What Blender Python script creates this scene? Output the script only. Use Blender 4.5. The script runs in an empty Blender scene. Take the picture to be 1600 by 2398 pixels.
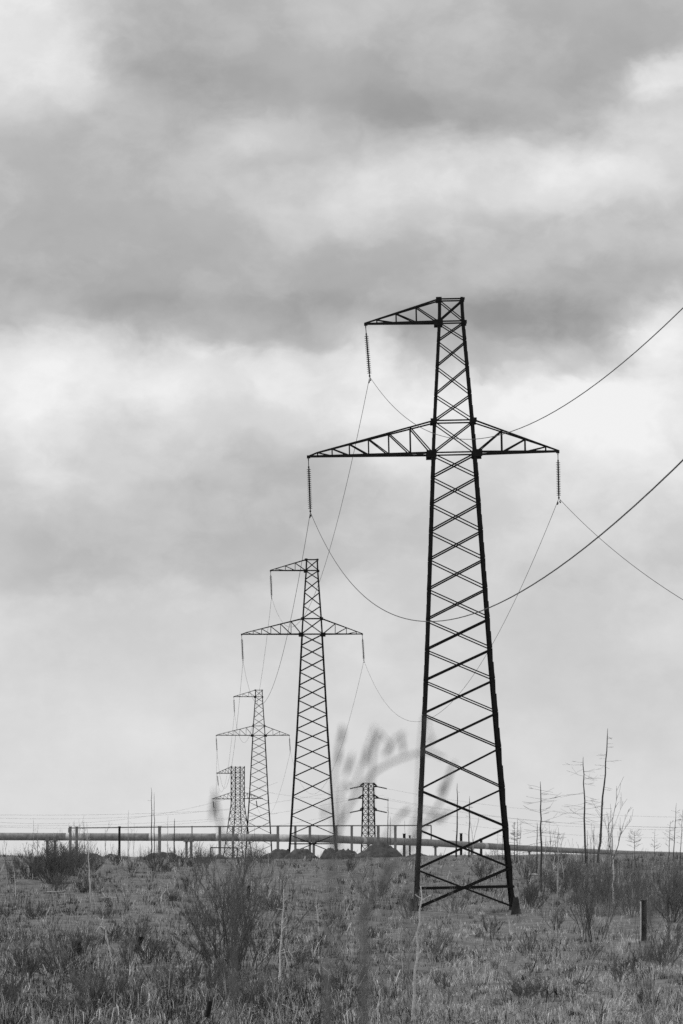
import bpy, math, random
import numpy as np
from mathutils import Vector, Matrix

random.seed(11)
RNG = np.random.default_rng(11)
SC = bpy.context.scene
DS = 2.0                       # long lens: distances below are given in units of DS metres where they come from the plan
COL = SC.collection

# ---------------------------------------------------------------- camera
FPX = 14480.0                                  # focal length in photo pixels (1600 x 2398)
PITCH = math.atan((1992 - 1199) / FPX)
CP, SP = math.cos(PITCH), math.sin(PITCH)
cam = bpy.data.cameras.new('camera')
cam_o = bpy.data.objects.new('camera', cam)
COL.objects.link(cam_o)
cam.sensor_fit = 'VERTICAL'
cam.sensor_height = 36.0
cam.sensor_width = 24.02
cam.lens = FPX / 2398 * 36.0
cam.clip_start = 0.3
cam.clip_end = 60000
cam_o.location = (0, 0, 0)
cam_o.rotation_euler = (math.pi / 2 + PITCH, 0, 0)
cam.dof.use_dof = True
cam.dof.focus_distance = 290.0
cam.dof.aperture_fstop = 8.0
cam.dof.aperture_blades = 9
SC.camera = cam_o


def at(px, py, d):
    """point at ground distance d seen in the direction of a photo pixel"""
    u, v = (px - 800) / FPX, (1199 - py) / FPX
    t = d / (CP - v * SP)
    return Vector((u * t, d, t * (SP + v * CP)))


def A(px, py, d):
    return at(px, py, d * DS)


# ---------------------------------------------------------------- world: overcast sky
W = bpy.data.worlds.new('World')
SC.world = W
W.use_nodes = True
NT = W.node_tree
NT.nodes.clear()


def wn(kind, **kw):
    n = NT.nodes.new(kind)
    for k, v in kw.items():
        setattr(n, k, v)
    return n


def wl(a, b):
    NT.links.new(a, b)


def wmath(op, a, b=None, clamp=False):
    n = wn('ShaderNodeMath', operation=op, use_clamp=clamp)
    for i, s in enumerate((a, b)):
        if s is None:
            continue
        if isinstance(s, (int, float)):
            n.inputs[i].default_value = s
        else:
            wl(s, n.inputs[i])
    return n.outputs[0]


SUN_EL, SUN_AZ = math.radians(46), math.radians(-78)
geo = wn('ShaderNodeTexCoord')
sep = wn('ShaderNodeSeparateXYZ')
wl(geo.outputs['Generated'], sep.inputs[0])
az = wmath('ARCTAN2', sep.outputs[0], sep.outputs[1])
el = wmath('ARCSINE', sep.outputs[2])
comb = wn('ShaderNodeCombineXYZ')
wl(az, comb.inputs[0]); wl(el, comb.inputs[1])


def noise(vec, scale, detail, rough=0.5, stretch=(1, 1, 1), col=False):
    m = wn('ShaderNodeMapping'); m.inputs['Scale'].default_value = stretch
    wl(vec, m.inputs[0])
    n = wn('ShaderNodeTexNoise')
    n.inputs['Scale'].default_value = scale
    n.inputs['Detail'].default_value = detail
    n.inputs['Roughness'].default_value = rough
    wl(m.outputs[0], n.inputs['Vector'])
    return n.outputs['Color' if col else 'Fac']


# the air stirs the cloud edges: two scales of displacement of the direction
def warp(vec, scale, amp, detail):
    c = noise(vec, scale, detail, 0.55, (1, 1.5, 1), True)
    s = wn('ShaderNodeVectorMath', operation='SUBTRACT'); wl(c, s.inputs[0]); s.inputs[1].default_value = (.5, .5, .5)
    k = wn('ShaderNodeVectorMath', operation='MULTIPLY'); wl(s.outputs[0], k.inputs[0]); k.inputs[1].default_value = (amp, amp * .7, 0)
    a = wn('ShaderNodeVectorMath', operation='ADD'); wl(vec, a.inputs[0]); wl(k.outputs[0], a.inputs[1])
    return a.outputs[0]


pos = warp(comb.outputs[0], 44, 0.011, 3)
pos = warp(pos, 85, 0.011, 6)
pos = warp(pos, 190, 0.005, 6)


def azel(px, py):
    d = at(px, py, 100).normalized()
    return math.atan2(d.x, d.y), math.asin(d.z)


# base tone by elevation
hz = azel(800, 1992)[1]
tones = [(2100, .865), (1950, .86), (1750, .845), (1520, .83), (1300, .815), (1150, .83), (1000, .86), (890, .85), (820, .80), (770, .735), (690, .72), (600, .735),
         (450, .765), (250, .74), (0, .74)]
mr = wn('ShaderNodeMapRange')
e0, e1 = azel(800, 2100)[1], azel(800, 0)[1]
sp2 = wn('ShaderNodeSeparateXYZ'); wl(pos, sp2.inputs[0])
wl(sp2.outputs[1], mr.inputs['Value'])
mr.inputs['From Min'].default_value = e0
mr.inputs['From Max'].default_value = e1
ramp = wn('ShaderNodeValToRGB')
ramp.color_ramp.interpolation = 'B_SPLINE'
els = ramp.color_ramp.elements
while len(els) < len(tones):
    els.new(0.5)
for e, (py, t) in zip(els, tones):
    e.position = (azel(800, py)[1] - e0) / (e1 - e0)
    e.color = (t, t, t, 1)
wl(mr.outputs[0], ramp.inputs[0])
val = wn('ShaderNodeRGBToBW'); wl(ramp.outputs[0], val.inputs[0]); val = val.outputs[0]

# cloud masses: direction, half width, half height, tilt, tone, softness of the edge
CLOUDS = [
    (10, 90, 330, 230, -8, .17, .15),
    (430, 130, 330, 190, 0, -.055, .2), (480, 190, 260, 90, -6, -.03, .2),
    (1080, 235, 460, 140, -4, -.075, .25), (1060, 270, 300, 70, -6, -.04, .2),
    (1400, 100, 300, 170, 0, -.045, .2),
    (1600, 150, 160, 75, 12, .17, .1),
    (610, 315, 190, 75, 8, .06, .2),
    (1110, 410, 500, 130, 2, .068, .1), (1480, 330, 280, 170, 14, .085, .1), (1400, 440, 330, 90, 8, .05, .2),
    (950, 470, 420, 120, 0, .05, .2),
    (170, 400, 440, 150, 12, -.03, .2),
    (230, 560, 600, 120, 8, -.035, .2),
    (90, 700, 380, 95, 8, -.03, .35),
    (600, 740, 480, 85, -2, -.055, .4), (700, 650, 500, 90, 4, -.03, .2),
    (1190, 800, 370, 105, 0, -.09, .5), (1400, 690, 360, 110, 12, -.05, .3),
    (1590, 740, 150, 110, 30, .17, .15),
    (130, 870, 500, 120, 0, .055, .2), (860, 830, 130, 90, 0, .07, .2), (1260, 930, 560, 120, 2, .07, .15),
    (560, 880, 300, 90, 0, .05, .2), (1000, 1000, 380, 150, 0, .03, .2),
    (240, 1010, 170, 120, 0, -.045, .1), (90, 1010, 130, 190, 0, .04, .1),
    (420, 1210, 560, 190, 4, -.072, .15), (620, 1090, 300, 80, 4, -.05, .15), (150, 1270, 420, 110, 8, -.02, .2),
    (1480, 1010, 260, 240, 0, .045, .1), (820, 1230, 300, 150, 0, -.03, .15),
    (1480, 1330, 300, 60, -4, -.025, .2), (350, 1340, 600, 45, 2, -.02, .3),
    (1350, 1640, 420, 200, 0, -.02, .1), (450, 1650, 500, 160, 0, .012, .1),
]
for (cx, cy, rx, ry, rot, amp, hard) in CLOUDS:
    a0, e_0 = azel(cx, cy)
    mp = wn('ShaderNodeMapping', vector_type='TEXTURE')
    mp.inputs['Location'].default_value = (a0, e_0, 0)
    mp.inputs['Rotation'].default_value = (0, 0, math.radians(rot))
    mp.inputs['Scale'].default_value = (rx / FPX, ry / FPX, 1)
    wl(pos, mp.inputs[0])
    ln = wn('ShaderNodeVectorMath', operation='LENGTH'); wl(mp.outputs[0], ln.inputs[0])
    m2 = wn('ShaderNodeMapRange', interpolation_type='SMOOTHERSTEP')
    m2.inputs['From Min'].default_value = hard
    m2.inputs['From Max'].default_value = 1.3 - .3 * hard
    m2.inputs['To Min'].default_value = amp
    m2.inputs['To Max'].default_value = 0
    wl(ln.outputs[1], m2.inputs['Value'])
    val = wmath('ADD', val, m2.outputs[0])
# fine billows
for sc_, amp, det, st in ((30, .07, 7, (1, 1.25, 1)), (75, .06, 6, (1, 1.25, 1)), (200, .03, 5, (1, 1.2, 1))):
    nn = noise(comb.outputs[0], sc_, det, .58, st)
    val = wmath('ADD', val, wmath('MULTIPLY', wmath('SUBTRACT', nn, .5), amp))
bil = noise(warp(comb.outputs[0], 60, .012, 5), 34, 9, .6, (1, 1.35, 1))
for lo_, hi_, amp in ((.43, .57, .038), (.54, .68, .026)):
    mb_ = wn('ShaderNodeMapRange', interpolation_type='SMOOTHSTEP')
    mb_.inputs['From Min'].default_value = lo_; mb_.inputs['From Max'].default_value = hi_
    mb_.inputs['To Min'].default_value = -amp * .4; mb_.inputs['To Max'].default_value = amp * .6
    wl(bil, mb_.inputs['Value'])
    # the billows fade into the even haze near the horizon
    fd = wn('ShaderNodeMapRange'); wl(el, fd.inputs['Value'])
    fd.inputs['From Min'].default_value = azel(800, 1800)[1]; fd.inputs['From Max'].default_value = azel(800, 1250)[1]
    fd.inputs['To Min'].default_value = .15
    val = wmath('ADD', val, wmath('MULTIPLY', mb_.outputs[0], fd.outputs[0]))
val = wmath('ADD', val, .008)
val = wmath('MINIMUM', wmath('MAXIMUM', val, .3), .955)
lin = wmath('POWER', val, 2.2)
sky = wn('ShaderNodeTexSky', sky_type='NISHITA', sun_disc=False)
sky.sun_elevation = SUN_EL
sky.sun_rotation = SUN_AZ
bw = wn('ShaderNodeRGBToBW'); wl(sky.outputs[0], bw.inputs[0])
bg1 = wn('ShaderNodeBackground'); wl(bw.outputs[0], bg1.inputs[0]); bg1.inputs[1].default_value = 0.05
bg2 = wn('ShaderNodeBackground'); wl(lin, bg2.inputs[0]); bg2.inputs[1].default_value = 1.0
mix = wn('ShaderNodeMixShader'); mix.inputs[0].default_value = .97
wl(bg1.outputs[0], mix.inputs[1]); wl(bg2.outputs[0], mix.inputs[2])
out = wn('ShaderNodeOutputWorld'); wl(mix.outputs[0], out.inputs[0])

# ---------------------------------------------------------------- sun through thick cloud
sun = bpy.data.lights.new('sun', 'SUN')
sun.energy = 1.4
sun.angle = math.radians(25)
sun.color = (1, 1, 1)
sun_o = bpy.data.objects.new('sun', sun)
COL.objects.link(sun_o)
sd = Vector((math.sin(SUN_AZ) * math.cos(SUN_EL), math.cos(SUN_AZ) * math.cos(SUN_EL), math.sin(SUN_EL)))
sun_o.rotation_euler = sd.to_track_quat('Z', 'Y').to_euler()

SC.view_settings.view_transform = 'Standard'
SC.view_settings.look = 'None'
SC.view_settings.exposure = 0.0
SC.view_settings.gamma = 1.0
SC.view_settings.use_curve_mapping = False
SC.cycles.use_denoising = False
SC.cycles.max_bounces = 5
SC.cycles.diffuse_bounces = 3


# ---------------------------------------------------------------- materials
def mat(name, tone, vary=.25, scale=3.0, rough=.85, metal=0.0, attr=False, spec=.3, stretch=(1, 1, 1), bump=0.0):
    m = bpy.data.materials.new(name)
    m.use_nodes = True
    t = m.node_tree
    b = t.nodes['Principled BSDF']
    b.inputs['Roughness'].default_value = rough
    b.inputs['Metallic'].default_value = metal
    b.inputs['Specular IOR Level'].default_value = spec
    tc = t.nodes.new('ShaderNodeTexCoord')
    mp = t.nodes.new('ShaderNodeMapping')
    mp.inputs['Scale'].default_value = stretch
    t.links.new(tc.outputs['Object'], mp.inputs[0])
    n = t.nodes.new('ShaderNodeTexNoise')
    n.inputs['Scale'].default_value = scale
    n.inputs['Detail'].default_value = 6
    n.inputs['Roughness'].default_value = .65
    t.links.new(mp.outputs[0], n.inputs['Vector'])
    r = t.nodes.new('ShaderNodeMapRange')
    r.inputs['From Min'].default_value = .3
    r.inputs['From Max'].default_value = .7
    if attr:
        r.inputs['To Min'].default_value = 1 - vary
        r.inputs['To Max'].default_value = 1 + vary
        a = t.nodes.new('ShaderNodeAttribute')
        a.attribute_name = 'tint'
        k = t.nodes.new('ShaderNodeMath'); k.operation = 'MULTIPLY'
        t.links.new(r.outputs[0], k.inputs[0]); t.links.new(a.outputs['Fac'], k.inputs[1])
        src = k.outputs[0]
    else:
        r.inputs['To Min'].default_value = tone * (1 - vary)
        r.inputs['To Max'].default_value = tone * (1 + vary)
        src = r.outputs[0]
    t.links.new(n.outputs['Fac'], r.inputs['Value'])
    t.links.new(src, b.inputs['Base Color'])
    if bump:
        bp = t.nodes.new('ShaderNodeBump')
        bp.inputs['Strength'].default_value = bump
        t.links.new(n.outputs['Fac'], bp.inputs['Height'])
        t.links.new(bp.outputs[0], b.inputs['Normal'])
    return m


M = {
    'steel': mat('weathered_steel', .012, .4, 4, .7, 0, spec=.25),
    'glass': mat('insulator_glass', .03, .2, 9, .35, spec=.5),
    'wire': mat('conductor_wire', .045, .2, 5, .6),
    'concrete': mat('concrete', .05, .35, 5, .95, bump=.3),
    'wrap': mat('pipe_wrap', .32, .4, 1.6, .8, stretch=(1, 1, 1)),
    'pale_wrap': mat('pale_pipe_wrap', .62, .4, 1.3, .8),
    'post': mat('grey_post', .27, .3, 2, .8),
    'dark_post': mat('dark_post', .025, .3, 2, .8),
    'earth': mat('dug_earth', .1, .5, 2.2, 1, bump=.5),
    'soil': mat('soil', .17, .5, 1.2, 1, bump=.4),
    'grass': mat('dry_grass', 1, .2, .5, .9, attr=True, spec=.15),
    'brush': mat('bare_twigs', 1, .25, .8, .9, attr=True, spec=.1),
    'twig': mat('dark_twig', .1, .35, 3, .9),
    'twig_grey': mat('grey_twig', .2, .4, 3, .9),
    'willow': mat('willow_bark', .16, .3, 8, .8),
    'bark': mat('dead_bark', .09, .5, 3, .9),
    'bark_pale': mat('bleached_bark', .48, .4, 3, .85),
    'birch': mat('birch_bark', .72, .3, 4, .8, stretch=(1, 1, 4)),
    'wood_dark': mat('charred_wood', .02, .5, 6, .95),
    'wood': mat('weathered_wood', .17, .5, 6, .9, stretch=(3, 3, .6)),
}


# ---------------------------------------------------------------- mesh helper
class MB:
    def __init__(self):
        self.v, self.f, self.sm = [], [], False

    def bar(self, a, b, w, h=None, up=(0, 0, 1)):
        a, b = Vector(a), Vector(b)
        h = w if h is None else h
        d = (b - a)
        if d.length < 1e-6:
            return
        d.normalize()
        u = Vector(up)
        if abs(d.dot(u)) > .98:
            u = Vector((0, 1, 0))
        s = d.cross(u).normalized()
        t = s.cross(d).normalized()
        n = len(self.v)
        for p in (a, b):
            for i, j in ((-1, -1), (1, -1), (1, 1), (-1, 1)):
                self.v.append(p + s * (i * w / 2) + t * (j * h / 2))
        self.f += [(n, n + 3, n + 2, n + 1), (n + 4, n + 5, n + 6, n + 7)]
        for i in range(4):
            j = (i + 1) % 4
            self.f.append((n + i, n + j, n + 4 + j, n + 4 + i))

    def angle(self, a, b, size, t, fx, fy):
        """rolled L section from a to b, heel on the line, flanges along fx and fy"""
        a, b, fx, fy = Vector(a), Vector(b), Vector(fx).normalized(), Vector(fy).normalized()
        prof = [Vector((0, 0)), (size, 0), (size, t), (t, t), (t, size), (0, size)]
        n = len(self.v)
        for p in (a, b):
            for q in prof:
                self.v.append(p + fx * q[0] + fy * q[1])
        for i in range(6):
            j = (i + 1) % 6
            self.f.append((n + i, n + j, n + 6 + j, n + 6 + i))
        self.f += [(n, n + 5, n + 4, n + 3), (n, n + 3, n + 2, n + 1), (n + 6, n + 9, n + 10, n + 11), (n + 6, n + 7, n + 8, n + 9)]

    def box(self, c, sx, sy, sz, rot=None):
        c = Vector(c)
        n = len(self.v)
        for k in (-1, 1):
            for i, j in ((-1, -1), (1, -1), (1, 1), (-1, 1)):
                p = Vector((i * sx / 2, j * sy / 2, k * sz / 2))
                if rot is not None:
                    p = rot @ p
                self.v.append(c + p)
        self.f += [(n, n + 3, n + 2, n + 1), (n + 4, n + 5, n + 6, n + 7)]
        for i in range(4):
            j = (i + 1) % 4
            self.f.append((n + i, n + j, n + 4 + j, n + 4 + i))

    def tube(self, pts, rad, n=6, cap=True):
        pts = [Vector(p) for p in pts]
        if not hasattr(rad, '__len__'):
            rad = [rad] * len(pts)
        base = len(self.v)
        ref = None
        for i, p in enumerate(pts):
            d = (pts[min(i + 1, len(pts) - 1)] - pts[max(i - 1, 0)])
            if d.length < 1e-9:
                d = Vector((0, 0, 1))
            d.normalize()
            if ref is None:
                ref = Vector((1, 0, 0)) if abs(d.x) < .8 else Vector((0, 1, 0))
            s = (ref - d * ref.dot(d)).normalized()
            ref = s
            t = d.cross(s)
            for k in range(n):
                a = 2 * math.pi * k / n
                self.v.append(p + (s * math.cos(a) + t * math.sin(a)) * rad[i])
        for i in range(len(pts) - 1):
            for k in range(n):
                l = (k + 1) % n
                self.f.append((base + i * n + k, base + i * n + l, base + (i + 1) * n + l, base + (i + 1) * n + k))
        if cap and n > 2:
            self.f.append(tuple(base + k for k in reversed(range(n))))
            e = base + (len(pts) - 1) * n
            self.f.append(tuple(e + k for k in range(n)))

    def lathe(self, prof, n=12, origin=(0, 0, 0)):
        o = Vector(origin)
        base = len(self.v)
        for r, z in prof:
            for k in range(n):
                a = 2 * math.pi * k / n
                self.v.append(o + Vector((r * math.cos(a), r * math.sin(a), z)))
        for i in range(len(prof) - 1):
            for k in range(n):
                l = (k + 1) % n
                self.f.append((base + i * n + k, base + i * n + l, base + (i + 1) * n + l, base + (i + 1) * n + k))
        self.f.append(tuple(base + k for k in reversed(range(n))))
        e = base + (len(prof) - 1) * n
        self.f.append(tuple(e + k for k in range(n)))

    def mesh(self, name, material, smooth=False):
        me = bpy.data.meshes.new(name)
        me.from_pydata([tuple(p) for p in self.v], [], self.f)
        me.materials.append(material)
        if smooth:
            me.polygons.foreach_set('use_smooth', [True] * len(me.polygons))
        me.update()
        return me

    def build(self, name, material, parent=None, smooth=False):
        o = bpy.data.objects.new(name, self.mesh(name, material, smooth))
        COL.objects.link(o)
        if parent is not None:
            o.parent = parent
        return o


def tag(o, label=None, cat=None, group=None, kind=None):
    if label: o['label'] = label
    if cat: o['category'] = cat
    if group: o['group'] = group
    if kind: o['kind'] = kind
    return o


def empty(name, loc=(0, 0, 0), label=None, cat=None, group=None):
    o = bpy.data.objects.new(name, None)
    COL.objects.link(o)
    o.location = loc
    return tag(o, label, cat, group)


def share(o, parent):
    c = o.copy()
    COL.objects.link(c)
    c.parent = parent
    return c


# ---------------------------------------------------------------- ground
def _hash(ix, iy, seed):
    h = (ix.astype(np.int64) * 374761393 + iy.astype(np.int64) * 668265263 + seed * 974634777) & 0x7fffffff
    h = ((h ^ (h >> 13)) * 1274126177) & 0x7fffffff
    return ((h ^ (h >> 16)) & 0xffff) / 65535.0


def vnoise(x, y, seed=0):
    x, y = np.asarray(x, float), np.asarray(y, float)
    ix, iy = np.floor(x), np.floor(y)
    fx, fy = x - ix, y - iy
    fx, fy = fx * fx * (3 - 2 * fx), fy * fy * (3 - 2 * fy)
    a, b = _hash(ix, iy, seed), _hash(ix + 1, iy, seed)
    c, d = _hash(ix, iy + 1, seed), _hash(ix + 1, iy + 1, seed)
    return (a * (1 - fx) + b * fx) * (1 - fy) + (c * (1 - fx) + d * fx) * fy


PROF = np.array([(-400, -1.6), (6, -1.6), (12, -1.75), (22, -2.7), (38, -3.8), (150, -3.85), (172, -3.8), (186, -3.65), (205, -3.25), (330, -.75),
                 (348, -.6), (373, -.93), (420, -1.5), (616, -4), (1000, -7), (3000, -16), (12000, -80), (40000, -300)])


def gz(x, y):
    x, y0 = np.asarray(x, float), np.asarray(y, float)
    y = y0 / DS
    z = (np.interp(y, PROF[:, 0], PROF[:, 1]) + np.interp(y - 6, PROF[:, 0], PROF[:, 1]) + np.interp(y + 6, PROF[:, 0], PROF[:, 1])) / 3
    a = x / np.maximum(y0, 1) * FPX + 800
    z = z - .32 * np.exp(-((a - 690) / 330) ** 2) * np.exp(-((y - 340) / 42) ** 2)
    k = np.clip((y - 45) / 40, 0, 1) * np.clip((900 - y) / 200, 0, 1)
    z = z + k * ((vnoise(x / 13, y0 / 19, 1) - .5) * .5 + (vnoise(x / 3.1, y0 / 4.2, 2) - .5) * .42 + (vnoise(x / 1.1, y0 / 1.6, 3) - .5) * .1)
    return z


def g(x, y):
    return float(gz(x, y))


def gp(px, py):
    """where the sight line of a photo pixel meets the ground, in front of the crest"""
    ds = np.linspace(55, 345, 900) * DS
    for d in ds:
        p = at(px, py, d)
        if p.z <= g(p.x, p.y):
            return p
    return A(px, py, 340)


def grow(a, b, step, k, lim):
    r = [b]
    s = step
    while r[-1] < lim:
        s *= k
        r.append(r[-1] + s)
    l = [a]
    s = step
    while l[-1] > -lim:
        s *= k
        l.append(l[-1] - s)
    return np.array(l[::-1][:-1] + list(np.arange(a, b, step)) + r)


gx = grow(-48, 48, .8, 1.25, 30000)
gy_mid = list(np.arange(112, 700, 1.5))
s_, y_ = 1.5, 700.0
far = []
while y_ < 35000:
    far.append(y_); s_ *= 1.12; y_ += s_
gy = np.array([-25000, -8000, -2000, -500, -150, -60] + list(np.arange(-30, 112, 2.5)) + gy_mid + far)
GX, GY = np.meshgrid(gx, gy)
GZ = gz(GX, GY)
nx, ny = len(gx), len(gy)
gm = bpy.data.meshes.new('ground')
idx = np.arange(nx * ny).reshape(ny, nx)
quads = np.stack([idx[:-1, :-1], idx[:-1, 1:], idx[1:, 1:], idx[1:, :-1]], -1).reshape(-1, 4)
gm.from_pydata(np.stack([GX, GY, GZ], -1).reshape(-1, 3).tolist(), [], quads.tolist())
gm.polygons.foreach_set('use_smooth', [True] * len(gm.polygons))
gm.materials.append(M['soil'])
ground = bpy.data.objects.new('ground', gm)
COL.objects.link(ground)
tag(ground, kind='structure')


# ---------------------------------------------------------------- lattice pylons of the main line
LEVELS = [(36.03, .7), (34.62, .745), (28.8, 1.155), (26.93, 1.27), (15.9, 1.87), (1.66, 2.80), (0, 2.95)]


def hw(z):
    zs = [l[0] for l in LEVELS][::-1]
    ws = [l[1] for l in LEVELS][::-1]
    return float(np.interp(z, zs, ws))


ARMZ = 26.93
NODES = [1.66 - 1.2, 2.74, 5.1, 7.37, 9.72, 11.77, 13.69, 15.48, 17.25, 19.0, 20.73, 22.38, 23.99, 25.53, 26.93, 28.8, 30.36, 32.01, 33.49, 34.62, 35.93]


def crossarm(mb_ch, mb_web, side, z0, ztop, xtip, verts, knee=None, size=.12):
    """two-faced cantilever: level bottom chords and sloping top chords that meet at the tip"""
    wb, wt = hw(z0), hw(ztop)
    tip = Vector((xtip, 0, z0))
    for fy in (-1, 1):
        b0 = Vector((side * wb, fy * wb, z0))
        t0 = Vector((side * wt, fy * wt, ztop))

        def on(a, b, x):
            k = (x - a.x) / (b.x - a.x)
            return a.lerp(b, k)
        mb_ch.bar(b0, tip, size, size)
        if knee:
            kb = on(b0, tip, knee[0])
            kt = Vector((knee[0], kb.y, knee[1]))
            mb_ch.bar(t0, kt, size * .9, size * .7)
            mb_ch.bar(kt, tip, size * .9, size * .7)
        else:
            kt = tip
            mb_ch.bar(t0, tip + Vector((0, 0, .04)), size * .9, size * .7)
        prev = b0
        for x in verts:
            pb = on(b0, tip, x)
            pt = on(t0, kt, x)
            mb_web.bar(pb, pt, .075, .075)
            mb_web.bar(pt, prev, .065, .065)
            prev = pb
    pa = None
    for x in [side * wb] + verts:
        k = (x - side * wb) / (xtip - side * wb)
        y = wb * (1 - k)
        mb_web.bar((x, -y, z0), (x, y, z0), .06, .05)
        if pa:
            mb_web.bar((pa[0], -pa[1], z0), (x, y, z0), .045, .045)
        pa = (x, y)
    mb_ch.box((xtip - side * .03, 0, z0 - .02), .2, .14, .18)


def lattice_pylon(loc, tilt, yaw, label, detail=True):
    root = empty('lattice_pylon', loc, label, 'pylon', 'lattice pylons of the three-wire line')
    root.rotation_euler = (0, tilt, yaw)
    for sx in (-1, 1):
        for sy in (-1, 1):
            mb = MB()
            zs = [.2, 1.66, 7.37, 15.48, 26.93, 28.8, 34.62, 36.03]
            for a, b in zip(zs, zs[1:]):
                sz = .2 if b <= 15.5 else (.18 if b < 27 else .145)
                pa = (sx * hw(a), sy * hw(a), a); pb = (sx * hw(b), sy * hw(b), b)
                mb.angle(pa, pb, sz, .03, (-sx, 0, 0), (0, -sy, 0))
            if detail:                            # lapped splice angles on the outer corner
                for i in range(1, len(NODES) - 2):
                    z = NODES[i]
                    z2 = z + .55 * (NODES[i + 1] - z)
                    pa = (sx * (hw(z) + .018), sy * (hw(z) + .018), z); pb = (sx * (hw(z2) + .04), sy * (hw(z2) + .03), z2)
                    mb.angle(pa, pb, .17, .025, (-sx, 0, 0), (0, -sy, 0))
            mb.build('leg', M['steel'], root)
    for i, (ax, s) in enumerate((('x', -1), ('x', 1), ('y', -1), ('y', 1))):
        mb = MB()

        def P(u, z):
            w = hw(z)
            return Vector((u * w, s * w, z)) if ax == 'x' else Vector((s * w, u * w, z))
        for a, b in zip(NODES, NODES[1:]):
            if a < 1:
                # the bottom panel: X whose upper half ends at the ring beam, lower half runs to the feet
                mb.bar(P(-1, b), P(1, .45), .1, .1)
                mb.bar(P(1, b), P(-1, .45), .1, .1)
                continue
            th = .1 if b < 12 else (.085 if b < 27 else .075)
            mb.bar(P(-.985, a + .05), P(.985, b - .05), th, th)
            mb.bar(P(.985, a + .05), P(-.985, b - .05), th, th * .8)
        for z in (1.66, 26.93, 28.8, 34.62, 35.93):
            mb.bar(P(-1, z), P(1, z), .13 if z < 2 else .085, .13 if z < 2 else .085)
        mb.build('bracing', M['steel'], root)
    for side, z0, zt, xt, vs, knee in ((-1, 26.93, 28.8, -8.52, [-2.54, -3.8, -4.98, -6.1, -7.11, -7.96], (-7.97, 27.14)),
                                       (1, 26.93, 28.8, 6.08, [2.79, 4.15, 5.35], None),
                                       (-1, 34.62, 35.93, -5.02, [-2.03, -3.21, -4.34], None)):
        ch, wb = MB(), MB()
        crossarm(ch, wb, side, z0, zt, xt, vs, knee, .125)
        arm = ch.build('crossarm', M['steel'], root)
        wb.build('web_bracing', M['steel'], arm)
    for sx in (-1, 1):
        for z, s in ((26.93, .42), (28.8, .27), (34.62, .36 if sx < 0 else .22), (35.93, .24 if sx < 0 else .15)):
            w = hw(z)
            for sy in (-1, 1):
                mb = MB()
                mb.box((sx * (w + (.06 if z < 28 else .0)), sy * (w + .02), z - (.06 if z in (26.93, 34.62) else 0)), s * 1.4, .05, s)
                mb.build('gusset_plate', M['steel'], root)
        for sy in (-1, 1):
            mb = MB()
            w = hw(.2)
            for r0, r1, z0, z1 in ((.4, .3, -.9, .1), (.29, .14, .1, 1.05)):
                n = len(mb.v)
                for z, r in ((z0, r0), (z1, r1)):
                    for i, j in ((-1, -1), (1, -1), (1, 1), (-1, 1)):
                        mb.v.append(Vector((sx * w + i * r, sy * w + j * r, z)))
                mb.f += [(n, n + 3, n + 2, n + 1), (n + 4, n + 5, n + 6, n + 7)] + [(n + i, n + (i + 1) % 4, n + 4 + (i + 1) % 4, n + 4 + i) for i in range(4)]
            mb.build('footing', M['concrete'], root)
    bpy.context.view_layer.update()
    return root


# ---------------------------------------------------------------- insulator strings
DISC_PROF = [(.028, .06), (.045, .05), (.05, .01), (.13, -.02), (.132, -.035), (.09, -.03), (.03, -.045), (.022, -.075)]
disc_mb = MB(); disc_mb.lathe(DISC_PROF, 14)
DISC = disc_mb.mesh('disc', M['glass'], True)
col_mb = MB()
for i in range(20):
    col_mb.lathe(DISC_PROF, 9, (0, 0, -.62 - i * .118))
DISC_COLUMN = col_mb.mesh('disc_column', M['glass'], True)
hang_mb = MB()
hang_mb.tube([(0, 0, 0), (0, 0, -.6)], .022, 6)
hang_mb.box((0, 0, -.05), .06, .12, .16)
hang_mb.box((0, 0, -.52), .09, .05, .1)
HANGER = hang_mb.mesh('hanger', M['steel'])
clamp_mb = MB()
clamp_mb.tube([(0, 0, -2.94), (0, 0, -3.1)], .03, 6)
clamp_mb.tube([(0, -.2, -3.13), (0, -.08, -3.08), (0, .08, -3.08), (0, .2, -3.13)], [.03, .06, .06, .03], 8)
CLAMP = clamp_mb.mesh('clamp', M['steel'])
STRING_LEN = 3.12


def insulator(top, bottom, label, group, fine):
    top, bottom = Vector(top), Vector(bottom)
    r = empty('insulator_string', top, label, 'insulator', group)
    d = top - bottom
    r.rotation_mode = 'QUATERNION'
    r.rotation_quaternion = Vector((0, 0, 1)).rotation_difference(d)
    k = d.length / STRING_LEN
    r.scale = (1, 1, k) if fine else (1.2, 1.2, k)

    def put(name, me, z=0):
        o = bpy.data.objects.new(name, me)
        COL.objects.link(o); o.parent = r; o.location = (0, 0, z)
    put('hanger', HANGER); put('clamp', CLAMP)
    if fine:
        for i in range(20):
            put('disc', DISC, -.64 - i * .118)
    else:
        put('disc_column', DISC_COLUMN)


def cable(pts, r, label, group=None, dampers=()):
    mb = MB(); mb.tube(pts, r, 6)
    o = mb.build('power_line', M['wire'], None, True)
    tag(o, label, 'power line', group)
    for (p, d) in dampers:
        m = MB()
        d = Vector(d).normalized()
        m.bar(p, p + Vector((0, 0, -.14)), .04, .05)
        m.tube([p + Vector((0, 0, -.14)) - d * .22, p + Vector((0, 0, -.14)) + d * .22], .012, 5)
        for s in (-1, 1):
            c = p + Vector((0, 0, -.14)) + d * (s * .22)
            m.tube([c - d * .09, c - d * .05, c + d * .05, c + d * .09], [.02, .042, .042, .02], 7)
        m.build('vibration_damper', M['steel'], o)
    return o


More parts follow.
